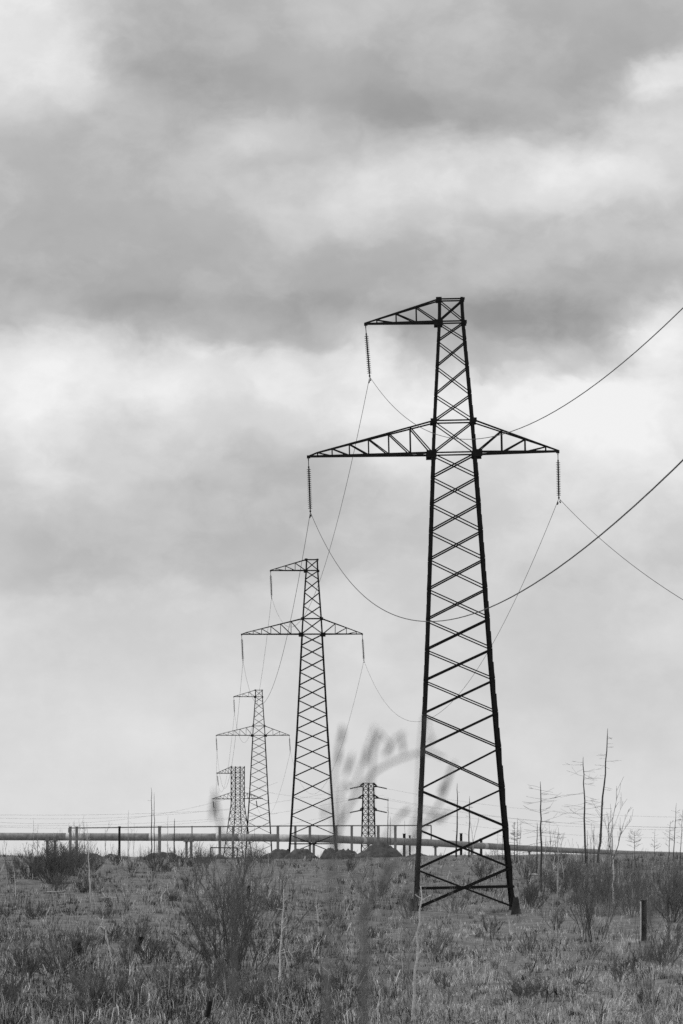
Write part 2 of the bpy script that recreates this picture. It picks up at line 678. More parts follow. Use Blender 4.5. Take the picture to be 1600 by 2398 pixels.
def sag(a, b, s, n=60):
    return [Vector(a).lerp(Vector(b), i / n) + Vector((0, 0, -4 * s * (i / n) * (1 - i / n))) for i in range(n + 1)]


def scale_at(px, d):
    return None


P1 = Vector((7.13, 360, at(1090, 2145, 360).z))
P2 = A(732.5, 1485, 373); P2.z -= ARMZ
P3 = A(606.5, 1722, 616); P3.z -= ARMZ
K1 = math.radians(-1.2)
pyl1 = lattice_pylon(P1, K1, 0, 'tall black lattice pylon standing nearest in the grass, its feet in full view')
pyl2 = lattice_pylon(P2, math.radians(-.15), math.radians(.3), 'mid-sized lattice pylon behind the dirt mounds, in front of the pipeline', True)
pyl3 = lattice_pylon(P3, 0, math.radians(.8), 'small slender lattice pylon beyond the pipeline, beside the wide corner pylon', False)


def tipw(p, x, z):
    return p.matrix_world @ Vector((x, 0, z))


ARMS = (('upper', -5.0, 34.62), ('left', -8.5, 26.93), ('right', 6.06, 26.93))
PLACE = ['nearest pylon', 'middle pylon', 'slender pylon beyond the pipeline']
bots = []
swing = {0: [(866, 882), (727, 1199), (1309, 1167)]}
for i, p in enumerate((pyl1, pyl2, pyl3)):
    row = []
    for j, (nm, x, z) in enumerate(ARMS):
        t = tipw(p, x, z) + Vector((0, 0, -.1))
        if i == 0:
            b = at(*swing[0][j], t.y)
        else:
            b = t + Vector((.13 + .03 * j, 0, -3.1))
        insulator(t, b, f"{'ribbed' if i == 0 else 'thin'} insulator string under the "
                  + {'upper': 'short top arm', 'left': 'long lower-left arm', 'right': 'lower-right arm'}[nm] + ' of the ' + PLACE[i],
                  'insulator strings of the three-wire line', i == 0)
        row.append(b)
    bots.append(row)

WR = .0145
# spans from the nearest pylon over the right of the camera towards the next support out of frame
LAT = .034
SEEN = [[(918, 944), (980, 995), (1107, 1028), (1189, 1013), (1327, 949), (1459, 855), (1600, 716)],
        [(786, 1311), (867, 1403), (1005, 1459), (1112, 1437), (1224, 1383), (1357, 1296), (1600, 1075)],
        [(1398, 1255), (1500, 1337), (1600, 1405)]]


def fit_wire(b, px_pts):
    rows, rhs = [], []
    for px, py in px_pts:
        lo, hi = 8.0, b.y + 5
        for _ in range(60):
            m_ = (lo + hi) / 2
            if b.x + LAT * (b.y - m_) > at(px, py, m_).x: lo = m_
            else: hi = m_
        q = at(px, py, m_)
        w = FPX / m_
        rows.append(((m_ ** 2 - b.y ** 2) * w, (m_ - b.y) * w)); rhs.append((q.z - b.z) * w)
    return np.linalg.lstsq(np.array(rows), np.array(rhs), rcond=None)[0]


INC = [(2.92494818e-04, -7.82613493e-02), (2.65722612e-04, -7.17606026e-02), (2.08576688e-04, -2.20075976e-02)]
for j, (a2, a1) in enumerate(INC):
    b = bots[0][j]
    pts = []
    a2, a1 = fit_wire(b, SEEN[j])
    for y in np.concatenate([np.linspace(b.y, 40, 70), np.linspace(30, -140, 14)]):
        pts.append((b.x + LAT * (b.y - y), y, b.z + a2 * (y * y - b.y ** 2) + a1 * (y - b.y)))
    v = [Vector(q) for q in pts]
    d1 = (v[1] - v[0]).normalized()
    cable(pts, WR * (1.12 if j == 1 else 1.0), ['highest wire, sweeping from the short top arm up to the right',
                     'thick sagging wire from the long left arm, dipping behind the lattice then climbing right',
                     'wire running down to the right from the right arm of the nearest pylon'][j], 'wires coming overhead to the nearest pylon',
          [(v[0] + d1 * 1.1, d1)])
SAG12 = [8.2, 8.0, 10.0]
SAG23 = [11.0, 11.0, 12.0]
NM = ['short top arms', 'long lower-left arms', 'lower-right arms']
for j in range(3):
    pts = sag(bots[0][j], bots[1][j], SAG12[j], 80)
    d1 = (pts[1] - pts[0]).normalized(); d2 = (pts[-2] - pts[-1]).normalized()
    cable(pts, WR, f'thin drooping wire between the {NM[j]} of the nearest and middle pylons', 'wires between the nearest and middle pylons',
          [(pts[0] + d1 * 1.1, d1), (pts[-1] + d2 * 1.1, d2)])
    pts = sag(bots[1][j], bots[2][j], SAG23[j], 60)
    cable(pts, WR * 1.1, f'faint wire between the {NM[j]} of the middle and slender pylons', 'wires between the middle and slender pylons')

# ---------------------------------------------------------------- corner (tension) pylon, turned 45 degrees
D4 = 1800.0


def corner_pylon():
    root = empty('tension_pylon', (at(557, 1900, D4).x, D4, g(-30, D4)), 'squat wide corner pylon with doubled legs, behind the slender pylon', 'pylon')
    zz = lambda py: at(557, py, D4).z - root.location.z
    xx = lambda px, py=1870: at(px, py, D4).x - root.location.x
    zt, zw, zb = zz(1794), zz(1884), 0
    wt, ww, wb = 1.95, 1.95, 4.9              # half diagonal of the square mast
    ang = [math.radians(a) for a in (20, 110, 200, 290)]

    def C(k, z):
        r = float(np.interp(z, [0, zw, zt], [wb * 1.05, ww * 1.05, wt * 1.05]))
        return Vector((r * math.cos(ang[k % 4]), r * math.sin(ang[k % 4]), z))
    for k in range(4):
        mb = MB()
        for a, b in ((-.5, zw), (zw, zt)):
            mb.bar(C(k, a), C(k, b), .26, .26)
        mb.build('leg', M['steel'], root)
        mb = MB()
        zs = [0]
        while zs[-1] < zt - .8:
            h = float(np.interp(zs[-1], [0, zw, zt], [3.0, 1.7, 1.5]))
            zs.append(min(zs[-1] + h, zt))
        for a, b in zip(zs, zs[1:]):
            mb.bar(C(k, a), C(k + 1, b), .09, .09); mb.bar(C(k + 1, a), C(k, b), .09, .09)
            mb.bar(C(k, b), C(k + 1, b), .1, .1)
        mb.build('bracing', M['steel'], root)
    for px, py, dz, w0 in ((507, 1811, zz(1794), -1), (497, 1871, zz(1855), -1), (616, 1870, zz(1855), 1)):
        tip = Vector((xx(px, py), -.5, zz(py)))
        mb, wb_ = MB(), MB()
        for s in (-1, 1):
            r0 = Vector((w0 * 1.6, s * .9, tip.z)); r1 = Vector((w0 * 1.6, s * .9, dz))
            mb.bar(r0, tip, .2, .2); mb.bar(r1, tip, .15, .15)
            pv = r0
            for k in (.22, .42, .6, .78):
                a, b = r0.lerp(tip, k), r1.lerp(tip, k)
                wb_.bar(a, b, .1, .1); wb_.bar(b, pv, .09, .09); pv = a
        arm = mb.build('crossarm', M['steel'], root)
        wb_.build('web_bracing', M['steel'], arm)
    return root


t4 = corner_pylon()
E4 = []
for px, py, nm in ((509, 1813, 'upper'), (499, 1873, 'lower-left'), (600, 1872, 'lower-right')):
    a = at(px, py, D4 - 1)
    b = a + Vector((.35, -.9, -2.4 if nm != 'upper' else -3.4))
    insulator(a, b, f'short dark insulator hanging from the {nm} arm of the wide corner pylon', 'insulators of the corner pylon', False)
    E4.append(b)
for j in range(3):
    cable(sag(bots[2][j], E4[j], 7.0, 40), WR * 1.3, f"faint wire from the slender pylon's {NM[j][:-1]} to the corner pylon", 'wires between the slender and corner pylons')

# ---------------------------------------------------------------- double-circuit pylon far off
D5 = 2500.0


def triple_pylon():
    root = empty('double_circuit_pylon', (at(863, 1900, D5).x, D5, g(10, D5)), 'straight far lattice tower with three pairs of short drooping arms', 'pylon')
    zz = lambda py: at(863, py, D5).z - root.location.z
    zt = zz(1834)
    W5 = lambda z: float(np.interp(z, [0, zz(1985), zz(1900), zt], [3.1, 2.75, 2.2, 2.1]))
    for sx in (-1, 1):
        for sy in (-1, 1):
            mb = MB()
            for a, b in ((-.5, zz(1985)), (zz(1985), zz(1900)), (zz(1900), zt)):
                mb.bar((sx * W5(a), sy * W5(a), a), (sx * W5(b), sy * W5(b), b), .38, .38)
            mb.build('leg', M['steel'], root)
    for ax in range(4):
        s = (-1, 1)[ax % 2]
        mb = MB()

        def P(u, z):
            w = W5(z)
            return Vector((u * w, s * w, z)) if ax < 2 else Vector((s * w, u * w, z))
        n = 14
        for i in range(n):
            a, b = zt * i / n, zt * (i + 1) / n
            mb.bar(P(-1, a), P(0, b), .24, .24); mb.bar(P(1, a), P(0, b), .24, .24)
            mb.bar(P(0, a), P(-1, b), .24, .24); mb.bar(P(0, a), P(1, b), .24, .24)
            mb.bar(P(-1, b), P(1, b), .24, .24)
        mb.bar(P(0, 0), P(0, zt), .5, .5)
        mb.build('bracing', M['steel'], root)
    ends = []
    for py, w in ((1842, 20), (1869, 24), (1898, 20)):
        for sx in (-1, 1):
            mb = MB()
            xt = sx * w / (FPX / D5)
            z0 = zz(py)
            for sy in (-1, 1):
                mb.bar((sx * W5(z0), sy * W5(z0), z0), (xt, 0, z0), .5, .5)
                mb.bar((sx * W5(z0), sy * W5(z0), zz(py - 8)), (xt, 0, z0), .45, .45)
            mb.bar((sx * W5(z0), 0, zz(py - 8)), (sx * W5(z0), 0, z0), .3, .3)
            mb.bar((sx * (W5(z0) + 1), 0, zz(py - 6)), (sx * (W5(z0) + 1), 0, z0), .2, .2)
            mb.build('crossarm', M['steel'], root)
            e = Vector((xt, 0, z0)) + root.location
            e2 = e + Vector((sx * 4.0, -.5, -.85))
            ends.append((sx, py, e, e2))
    return root, ends


t5, ends5 = triple_pylon()
LV = {1842: 'top', 1869: 'middle', 1898: 'lowest'}
for sx, py, e, e2 in ends5:
    o = MB()
    pts = [e.lerp(e2, i / 16) for i in range(17)]
    o.tube(pts, [.2 if i % 2 else .32 for i in range(17)], 6)
    q = o.build('strain_insulator', M['glass'])
    tag(q, f"drooping dark insulator at the {'left' if sx < 0 else 'right'} tip of the far tower's {LV[py]} arm", 'insulator', 'strain insulators of the far tower')
    if sx < 0:
        b = at(-500, {1842: 1872, 1869: 1889, 1898: 1917}[py], 2000); s = 9
    else:
        b = at(2000, {1842: 1905, 1869: 1928, 1898: 1950}[py], 1800); s = 5
    cable(sag(e2, b, s, 50), .026, f"hair-thin far wire strung {'left' if sx < 0 else 'right'} from the far tower's {LV[py]} arm", 'hair-thin wires of the far tower')
EXTRA = [(-400, 1860, 950, 650, 1832, 1150, 12, 'left', 'highest'), (-400, 1893, 950, 560, 1895, 1000, 2, 'left', 'nearly level'), (-400, 1921, 950, 650, 1905, 1150, 3, 'left', 'lowest'),
         (900, 1868, 1260, 2000, 1922, 950, 6, 'right', 'highest'), (900, 1890, 1260, 2000, 1938, 950, 4, 'right', 'middle'), (560, 1840, 1150, 900, 1862, 1300, 3, 'centre', 'short')]
for x0, y0, d0, x1, y1, d1, s, sd_, nm in EXTRA:
    where = {'left': 'over the pipeline at the left', 'right': 'behind the dead trees at the right', 'centre': 'behind the middle pylon'}[sd_]
    cable(sag(A(x0, y0, d0), A(x1, y1, d1), s, 40), .026, f'{nm} hair-thin distant wire {where}', 'hair-thin wires far behind')

# ---------------------------------------------------------------- pipeline
pipe_path = [A(-260, 1958, 425), A(0, 1959, 424), A(250, 1960, 423), A(560, 1961, 421), A(740, 1963.5, 420), A(790, 1965.5, 420), A(850, 1968, 424),
             A(1000, 1973, 450), A(1200, 1985, 520), A(1340, 1992, 600), A(1480, 1998, 690), A(1760, 2004, 860)]
pl = empty('pipeline', pipe_path[0], 'thick grey insulated pipe running level behind the mounds, patched with pale bands', 'pipeline')


def along(path, px):
    pr = lambda P: 800 + FPX * P.x / (P.y * CP + P.z * SP)
    for a, b in zip(path, path[1:]):
        xa, xb = pr(a), pr(b)
        if xa <= px <= xb:
            lo, hi = 0., 1.
            for _ in range(30):
                m_ = (lo + hi) / 2
                if pr(a.lerp(b, m_)) < px: lo = m_
                else: hi = m_
            return a.lerp(b, lo)
    return path[-1] if px > 0 else path[0]


cuts = [(-250, 0), (155, 1), (198, 0), (350, 1), (407, 0), (507, 1), (520, 0), (560, 1), (578, 0), (655, 1), (705, 0), (845, 1), (852, 0), (1130, 1), (1138, 0), (1750, 0)]
for (x0, kd), (x1, _) in zip(cuts, cuts[1:]):
    n = max(2, int((x1 - x0) / 25))
    pts = [along(pipe_path, x0 + (x1 - x0) * i / n) - pl.location for i in range(n + 1)]
    mb = MB()
    mb.tube(pts, .51 if kd else .52, 20)
    q = mb.build('pale_band' if kd else 'pipe_section', M['pale_wrap' if kd else 'wrap'], pl, True)
    if kd:
        q['label'] = 'whitish ragged wrapping band on the grey pipe'
    elif x1 - x0 > 60:
        m = MB()
        for k in range(int((x1 - x0) / 26)):
            c = along(pipe_path, x0 + 14 + k * 26) - pl.location
            c2 = along(pipe_path, x0 + 15 + k * 26) - pl.location
            m.tube([c, c2], .528, 20)
        m.build('strap', M['post'], q, True)


def post(name, px, ytop, d, w, material, label, cat, group, head=None, ybase=None):
    a = A(px, ytop, d)
    zb = g(a.x, a.y) - .4
    r = empty(name, (a.x, a.y, zb), label, cat, group)
    h = a.z - zb
    mb = MB()
    mb.box((0, 0, h / 2), w, w, h)
    mb.build('post', material, r)
    if head:
        mb = MB(); mb.box((0, 0, h + .06), head, w * 1.5, .12)
        mb.box((0, 0, h - .1), head * .6, w * 1.2, .16)
        mb.build('saddle', material, r)
    else:
        mb = MB(); mb.box((0, 0, h + .03), w * 1.35, w * 1.35, .06)
        mb.build('cap', material, r)
    return r


SUP = [(111, 1958, 'pale grey pipe support left of the dark bush'), (129, 1968, 'pipe support with wide saddle above the dark bush'), (437, 1970, 'pipe support with saddle beside the taller pale post'),
       (448, 1953, 'taller pale support post hugging the pipe'), (735, 1955, 'stout double support behind the middle pylon'), (1020, 1981, 'pipe support just past the left leg of the nearest pylon'),
       (1105, 1988, 'pipe support seen through the base of the nearest pylon'), (1240, 1996, 'low pipe support by the forked dead tree')]
for px, yt, lb in SUP:
    c = along(pipe_path, px)
    yb = c.z - .56
    a = Vector((c.x, c.y, yb))
    zb = g(a.x, a.y) - .4
    r = empty('pipe_support', (a.x, a.y, zb), lb, 'support', 'supports under the thick pipe')
    mb = MB(); mb.box((0, 0, (yb - zb) / 2 - .05), .34, .5, yb - zb - .1); mb.build('post', M['post'], r)
    mb = MB(); mb.box((0, 0, yb - zb - .05), .8, 1.1, .1)
    for s in (-1, 1):
        mb.box((0, s * .56, yb - zb + .25), .5, .06, .6)
    mb.build('saddle', M['post'], r)

# thin overhead pipe with its frames
tp = empty('thin_pipe', A(163, 1938.5, 417), 'thin dark overhead pipe carried on posts above the thick pipeline', 'pipe')
mb = MB()
path2 = [A(161, 1939, 417), A(400, 1936.5, 417), A(700, 1934, 418), A(985, 1933, 420), A(1010, 1933, 420)]
mb.tube([p - tp.location for p in path2], .085, 10)
mb.build('pipe_run', M['post'], tp, True)
mb = MB()
for a, b in ((path2[0], A(161, 1950, 417)), (path2[-1], A(1010, 1966, 420))):
    mb.tube([a - tp.location, a - tp.location + (b - a) * .9, b - tp.location], .085, 10)
mb.build('down_elbow', M['post'], tp, True)
PST = [(165, .36, 0, 'first pale post at the left end of the thin overhead pipe'), (180, .36, 0, 'second pale post, by the ragged white band'), (280, .3, 1, 'black post crossing the pipe, left of the twin dead poles'),
       (374, .4, 0, 'wide grey post right of the twin dead poles'), (450, .16, 0, 'slender post between the two saddled supports'), (515, .36, 0, 'grey post left of the small pipe barrier'),
       (546, .3, 0, 'grey post in front of the wide corner pylon'), (651, .36, 0, 'grey post just left of the middle pylon'), (692, .32, 0, 'grey post inside the left leg of the middle pylon'),
       (726, .34, 0, 'grey post behind the centre of the middle pylon'), (788, .3, 0, "grey post against the middle pylon's right leg"), (824, .34, 0, 'grey post between the middle pylon and the far tower'),
       (886, .4, 0, 'grey post just right of the far tower'), (926, .36, 0, 'grey post above the largest dirt mound')]
for px, w, dk, lb in PST:
    post('frame_post', px, 1936.5 - (px - 165) * .0045, 416.5, w, M['dark_post' if dk else 'post'], lb, 'post', 'posts under the thin overhead pipe')
for px, yt, d, lb in ((947, 1953, 470, 'short black marker stub showing above the pipe, thicker one'), (960, 1957, 475, 'short black marker stub showing above the pipe, thinner one'),
                      (1080, 1952, 500, 'black stub post above the pipe inside the nearest pylon'), (1127, 1964, 520, 'dark leaning stub post above the pipe inside the nearest pylon')):
    post('stub_post', px, yt, d, .42 if px != 960 else .28, M['dark_post'], lb, 'post', 'black stubs behind the pipe')

# small pipe barrier in front of the mounds
a, b = A(493, 1985, 352), A(556, 1985.5, 352)
br = empty('pipe_barrier', (a.x, a.y, g(a.x, a.y)), 'low black tubular barrier with two legs, standing by the mounds', 'barrier')
for p, q in ((a, Vector((a.x, a.y, g(a.x, a.y) - .2))), (b, Vector((b.x, b.y, g(b.x, b.y) - .2)))):
    mb = MB(); mb.tube([q - br.location, p - br.location], .055, 8); mb.build('leg', M['dark_post'], br)
mb = MB(); mb.tube([a - br.location, b - br.location], .06, 8); mb.build('rail', M['dark_post'], br)


# ---------------------------------------------------------------- mounds of dug earth
def mound(px, ytop, wpx, d, label, seed, skew=0):
    d = d * DS
    c = at(px, ytop + 2, d)
    gz0 = g(c.x, d)
    H = max(.5, c.z - gz0 + .05)
    Rx = wpx / (FPX / d) / 2
    Ry = Rx * .8
    n, m_ = 40, 14
    vs, fs = [Vector((0, 0, H))], []
    rs = np.random.default_rng(seed)
    for i in range(1, m_ + 1):
        r = i / m_
        for k in range(n):
            a = 2 * math.pi * k / n
            x, y = Rx * r * math.cos(a) * 1.1, Ry * r * math.sin(a) * 1.1
            h = H * (1 - r ** 1.7)
            h += H * .5 * (float(vnoise(x * 1.3 + seed, y * 1.3, seed)) - .5) * (1 - r) ** .4 + H * .3 * (float(vnoise(x * 4 + seed, y * 4, seed + 5)) - .5) * (1 - r ** 3)
            zz = h + g(c.x + x, d + y) - gz0 - (.25 if i == m_ else 0)
            vs.append(Vector((x + skew * h, y, zz)))
    for k in range(n):
        fs.append((0, 1 + k, 1 + (k + 1) % n))
    for i in range(m_ - 1):
        for k in range(n):
            l = (k + 1) % n
            b0 = 1 + i * n
            fs.append((b0 + k, b0 + n + k, b0 + n + l, b0 + l))
    mb = MB(); mb.v, mb.f = vs, fs
    o = mb.build('earth_mound', M['earth'], None, True)
    o.location = (c.x, d, gz0)
    tag(o, label, 'mound', 'heaps of dug earth along the crest')


for i, a in enumerate([(214, 1996, 60, 340, 'low dark earth heap just right of the dark bush'), (262, 1999, 50, 342, 'flat earth heap left of the black pipe post'),
                       (385, 1995, 90, 341, 'broad low earth heap below the wide grey post'), (512, 2002, 46, 338, 'small heap under the tubular barrier'),
                       (650, 1988, 84, 345, 'pointed dark heap left of the middle pylon'), (706, 1989, 80, 344, "heap at the middle pylon's left foot"),
                       (775, 1983, 52, 341, "small blackest heap at the middle pylon's right foot"), (805, 1986, 78, 345, 'rounded heap right of the middle pylon'),
                       (886, 1979, 112, 338, 'largest earth mound, below the far tower'), (985, 1998, 70, 341, 'low heap behind the left leg of the nearest pylon')]):
    mound(*a, seed=20 + i)


# ---------------------------------------------------------------- bare trees, shrubs and saplings
def limb(mb, p, d, length, r, depth, rnd, up=.12, kids=(3, 5), bend=.18, n=4, spread=.7, minr=.004, taper=.35):
    """one branch as a bent tapering tube that throws thinner ones"""
    seg = 5 if depth > 0 else 3
    pts, rr = [Vector(p)], [r]
    d = Vector(d).normalized()
    for i in range(seg):
        d = (d + Vector((rnd.uniform(-bend, bend), rnd.uniform(-bend, bend), rnd.uniform(-bend, bend) * .6 + up * .35))).normalized()
        pts.append(pts[-1] + d * (length / seg))
        rr.append(max(minr, r * (1 - (1 - taper) * (i + 1) / seg)))
    mb.tube(pts, rr, n, cap=False)
    if depth <= 0:
        return
    for k in range(rnd.randint(*kids)):
        t = rnd.uniform(.25, 1.0)
        i = min(seg - 1, int(t * seg))
        q = pts[i].lerp(pts[i + 1], t * seg - i)
        dd = (pts[i + 1] - pts[i]).normalized()
        side = Vector((rnd.uniform(-1, 1), rnd.uniform(-1, 1), rnd.uniform(-.2, .5)))
        nd = (dd + side * spread).normalized()
        limb(mb, q, nd, length * rnd.uniform(.35, .6), max(minr, rr[i] * .55), depth - 1, rnd, up, kids, bend, 3, spread, minr, taper)


def shrub(name, base, h, w, stems, depth, material, label, cat, group, seed, minr=.006, r0=.02, kids=(3, 5), lean=0):
    rnd = random.Random(seed)
    root = empty(name, base, label, cat, group)
    a, b = MB(), MB()
    for s in range(stems):
        th = rnd.uniform(0, 2 * math.pi)
        out = abs(rnd.gauss(0, .5)) * w / h
        out = min(out, .9 * w / h)
        d = Vector((math.cos(th) * out + lean, math.sin(th) * out, 1)).normalized()
        p = Vector((math.cos(th) * .22 * w * rnd.random(), math.sin(th) * .22 * w * rnd.random(), -.1))
        L = h * rnd.uniform(.6, 1.03)
        # crooked main stems that fork, in one mesh; twigs in the other
        jobs = [(p, d, L, r0, 6)]
        while jobs:
            p, d, L, rr0, seg = jobs.pop()
            pts, rr = [Vector(p)], [rr0]
            for i in range(seg):
                d = (d + Vector((rnd.uniform(-.24, .24), rnd.uniform(-.24, .24), rnd.uniform(-.06, .14)))).normalized()
                pts.append(pts[-1] + d * L / seg)
                rr.append(max(minr, rr0 * (1 - .72 * (i + 1) / seg)))
            a.tube(pts, rr, 4, cap=False)
            if seg == 6:
                for q in range(rnd.randint(0, 2)):
                    i = rnd.randint(1, 3)
                    fd_ = (pts[i + 1] - pts[i]).normalized() + Vector((rnd.uniform(-.7, .7), rnd.uniform(-.7, .7), .1))
                    jobs.append((pts[i], fd_.normalized(), L * rnd.uniform(.4, .65), rr[i] * .75, 4))
            for k in range(rnd.randint(*kids) * 2 * seg // 6):
                t = rnd.uniform(.15, .98)
                i = min(seg - 1, int(t * seg))
                q = pts[i].lerp(pts[i + 1], t * seg - i)
                dd = (pts[i + 1] - pts[i]).normalized()
                nd = (dd + Vector((rnd.uniform(-1, 1), rnd.uniform(-1, 1), rnd.uniform(-.2, .6))) * .6).normalized()
                limb(b, q, nd, L * rnd.uniform(.15, .42), max(minr, rr[i] * .5), depth - 1, rnd, .15, (2, 3), .2, 3, .45, minr)
    a.build('stems', material, root)
    b.build('twigs', M['twig_grey'], root)
    return root


def dead_tree(base, top, r, material, label, seed, branches=0, blen=.6, droop=-.1, cat='dead tree', name='dead_tree', kink=.012, bz=(.35, .9), group=None, rt=.3):
    """bare trunk from base to top, with short broken side branches"""
    rnd = random.Random(seed)
    base, top = Vector(base), Vector(top)
    root = empty(name, base, label, cat, group)
    n = 12
    L = (top - base).length
    mb = MB()
    pts, rr = [], []
    for i in range(n + 1):
        t = i / n
        k = 0 if i in (0,) else kink * L
        pts.append((top - base) * t + Vector((rnd.uniform(-k, k) * .5, rnd.uniform(-k, k) * .5, 0)) - (Vector((0, 0, .3)) if i == 0 else Vector()))
        rr.append(max(.012, r * (1 - (1 - rt) * t ** 1.1)) if i < n else max(.008, r * rt * .5))
    mb.tube(pts, rr, 7)
    mb.build('trunk', material, root, True)
    if branches:
        mb = MB()
        for k in range(branches):
            t = rnd.uniform(*bz)
            i = min(n - 1, int(t * n))
            q = pts[i].lerp(pts[i + 1], t * n - i)
            a = rnd.choice((0, math.pi)) + rnd.uniform(-.9, .9)
            d = Vector((math.cos(a), math.sin(a), droop + rnd.uniform(-.3, .4)))
            limb(mb, q, d, blen * rnd.uniform(.4, 1.0) * (1.15 - .5 * t), max(.011, r * .12), 1, rnd, .02, (0, 3), .2, 3, .7, .008)
        mb.build('branches', M['twig_grey'] if material is M['bark'] else material, root)
    return root


def on_ground(px, d):
    d = d * DS
    x = at(px, 2000, d).x
    return Vector((x, d, g(x, d)))


# tall dead trunks at the right
T = [
    # px base, d, px top, y top, r, material, branches, blen, droop, label
    (1401, 300, 1425, 1706, .15, 'bark', 16, 1.7, -.05, 'tallest dead trunk, leaning right, nearly branchless, thicket at its foot'),
    (1372, 296, 1366, 1772, .13, 'bark', 34, 2.6, -.18, 'tall straight dead trunk with fine drooping twigs, left of the leaning one'),
    (1268, 222, 1265, 1830, .11, 'bark', 34, 1.9, -.02, 'bare dead larch with short level branches, right of the nearest pylon'),
    (1257, 260, 1258, 1926, .08, 'bark', 5, .6, .1, 'short snapped pole hugging the dead larch'),
    (1275, 258, 1279, 1958, .07, 'bark_pale', 0, .5, .1, 'stubby broken trunk leaning right beside the dead larch'),
    (1306, 205, 1307, 1938, .055, 'bark_pale', 8, .6, .2, 'slender bleached pole standing alone right of the larch'),
    (1069, 330, 1071, 1834, .12, 'bark', 4, .8, .1, 'thin black dead trunk inside the nearest pylon, taller of two'),
    (1098, 330, 1100, 1864, .10, 'bark', 10, .6, .1, 'thin grey dead trunk inside the nearest pylon, shorter of two'),
    (1376, 290, 1375, 1945, .06, 'bark', 3, .5, .1, 'short thin pole between the two tallest trunks'),
    (1391, 285, 1391, 1935, .05, 'bark', 3, .5, .1, 'short thin pole at the foot of the leaning trunk'),
    (1211, 300, 1212, 1915, .05, 'bark', 8, .8, -.05, "wispy grey spike by the nearest pylon's right leg"),
    (355, 330, 355, 1844, .085, 'bark', 3, .5, .2, 'taller of the twin thin poles rising over the pipe'),
    (361, 334, 362, 1856, .07, 'bark', 3, .5, .2, 'shorter of the twin thin poles rising over the pipe'),
    (300, 338, 301, 1897, .05, 'bark_pale', 6, .6, .1, 'faint grey stem between the black post and the twin poles'),
    (408, 332, 409, 1917, .11, 'bark', 6, .5, .2, 'stubby dark snag right of the twin poles'),
    (393, 332, 393, 1908, .05, 'bark_pale', 5, .5, .2, 'faint pale stem left of the stubby dark snag'),
    (77, 300, 79, 1915, .04, 'bark_pale', 6, .6, .2, 'thin pale stem near the left edge, above the grass'),
    (88, 300, 89, 1930, .035, 'bark_pale', 5, .5, .2, 'shorter pale stem beside another near the left edge'),
    (198, 320, 197, 1920, .04, 'bark', 5, .5, .2, 'thin stem rising between the pale posts and dark bush'),
    (907, 344, 909, 1867, .075, 'bark', 3, .4, .2, 'thin dead pole right of the far tower, taller of the pair'),
    (914, 346, 914, 1912, .07, 'bark', 3, .4, .2, 'thin dead pole right of the far tower, shorter of the pair'),
    (948, 344, 948, 1920, .04, 'bark', 2, .4, .2, 'wisp of a pole beside the nearest pylon left leg'),
    (1577, 300, 1584, 1880, .06, 'bark', 16, 1.0, .3, 'thin bare tree by the right edge, tallest there'),
    (1566, 300, 1570, 1922, .05, 'bark', 14, .9, .3, 'slim bare tree just left of the tallest at the right edge'),
    (1592, 280, 1599, 1895, .05, 'bark', 14, .9, .3, 'slim bare tree cut by the right edge'),
    (1532, 310, 1534, 1942, .035, 'bark', 14, .8, .3, 'small bare tree above the right thicket, left of the edge group'),
    (1486, 310, 1486, 1945, .05, 'twig_grey', 40, 1.1, .4, 'low twiggy young tree on the skyline right of the forked tree'),
    (1176, 320, 1178, 1935, .04, 'bark', 10, .7, .3, "grey sapling left of the nearest pylon's right leg"),
    (1165, 320, 1166, 1945, .035, 'bark_pale', 8, .6, .3, "pale sapling further left of the nearest pylon's right leg"),
]
for i, (pb, d, pt, yt, r, m_, nb, bl, dr, lb) in enumerate(T):
    dead_tree(on_ground(pb, d), A(pt, yt, d), r * .85, M[m_], lb, 300 + i, nb, bl, dr, bz=(.35, .95) if nb > 12 else (.2, .9))


def forked(base, ytop, d, px, spreadpx, mat_t, mat_b, label, seed, name, cat, h_fork=.45, arms=3, r=.07, kids=(4, 7), depth=2):
    rnd = random.Random(seed)
    root = empty(name, base, label, cat)
    d = d * DS
    H = at(px, ytop, d).z - base.z
    mb, br_ = MB(), MB()
    pts = [Vector((0, 0, -.3))]
    for i in range(1, 6):
        pts.append(Vector((rnd.uniform(-.05, .05), rnd.uniform(-.05, .05), H * h_fork * i / 5)))
    mb.tube(pts, [r * (1 - .08 * i) for i in range(6)], 7)
    mb.build('trunk', mat_t, root, True)
    for k in range(arms):
        a = (k - (arms - 1) / 2) / max(1, (arms - 1) / 2) if arms > 1 else 0
        d_ = Vector((a * spreadpx / (FPX / d) / (H * (1 - h_fork)), rnd.uniform(-.2, .2), 1))
        limb(br_, pts[-1] - Vector((0, 0, rnd.uniform(0, .25) * H * h_fork)), d_, H * (1 - h_fork) * rnd.uniform(.7, .95), r * .5, depth, rnd, .25, kids, .14, 4, .55, .009)
    br_.build('branches', mat_b, root)
    return root


forked(on_ground(1437, 190), 1876, 190, 1440, 30, M['birch'], M['twig_grey'], 'forked birch with pale trunk and twiggy crown, right of the leaning trunk', 71, 'birch_tree', 'tree', .48, 3, .07, (3, 4))
forked(on_ground(1108, 325), 1893, 325, 1125, 30, M['bark_pale'], M['bark_pale'], 'pale forked dead tree inside the base of the nearest pylon', 72, 'dead_tree', 'dead tree', .35, 2, .06, (2, 3), 1)
forked(on_ground(1320, 240), 1955, 240, 1320, 26, M['bark_pale'], M['bark_pale'], 'small pale broken tree near the fallen logs', 73, 'dead_tree', 'dead tree', .3, 3, .05, (2, 4), 1)
forked(on_ground(662, 215), 2020, 215, 662, 22, M['twig'], M['twig'], 'small dark forked sapling below the middle pylon', 74, 'sapling', 'sapling', .45, 2, .035, (2, 4), 1)

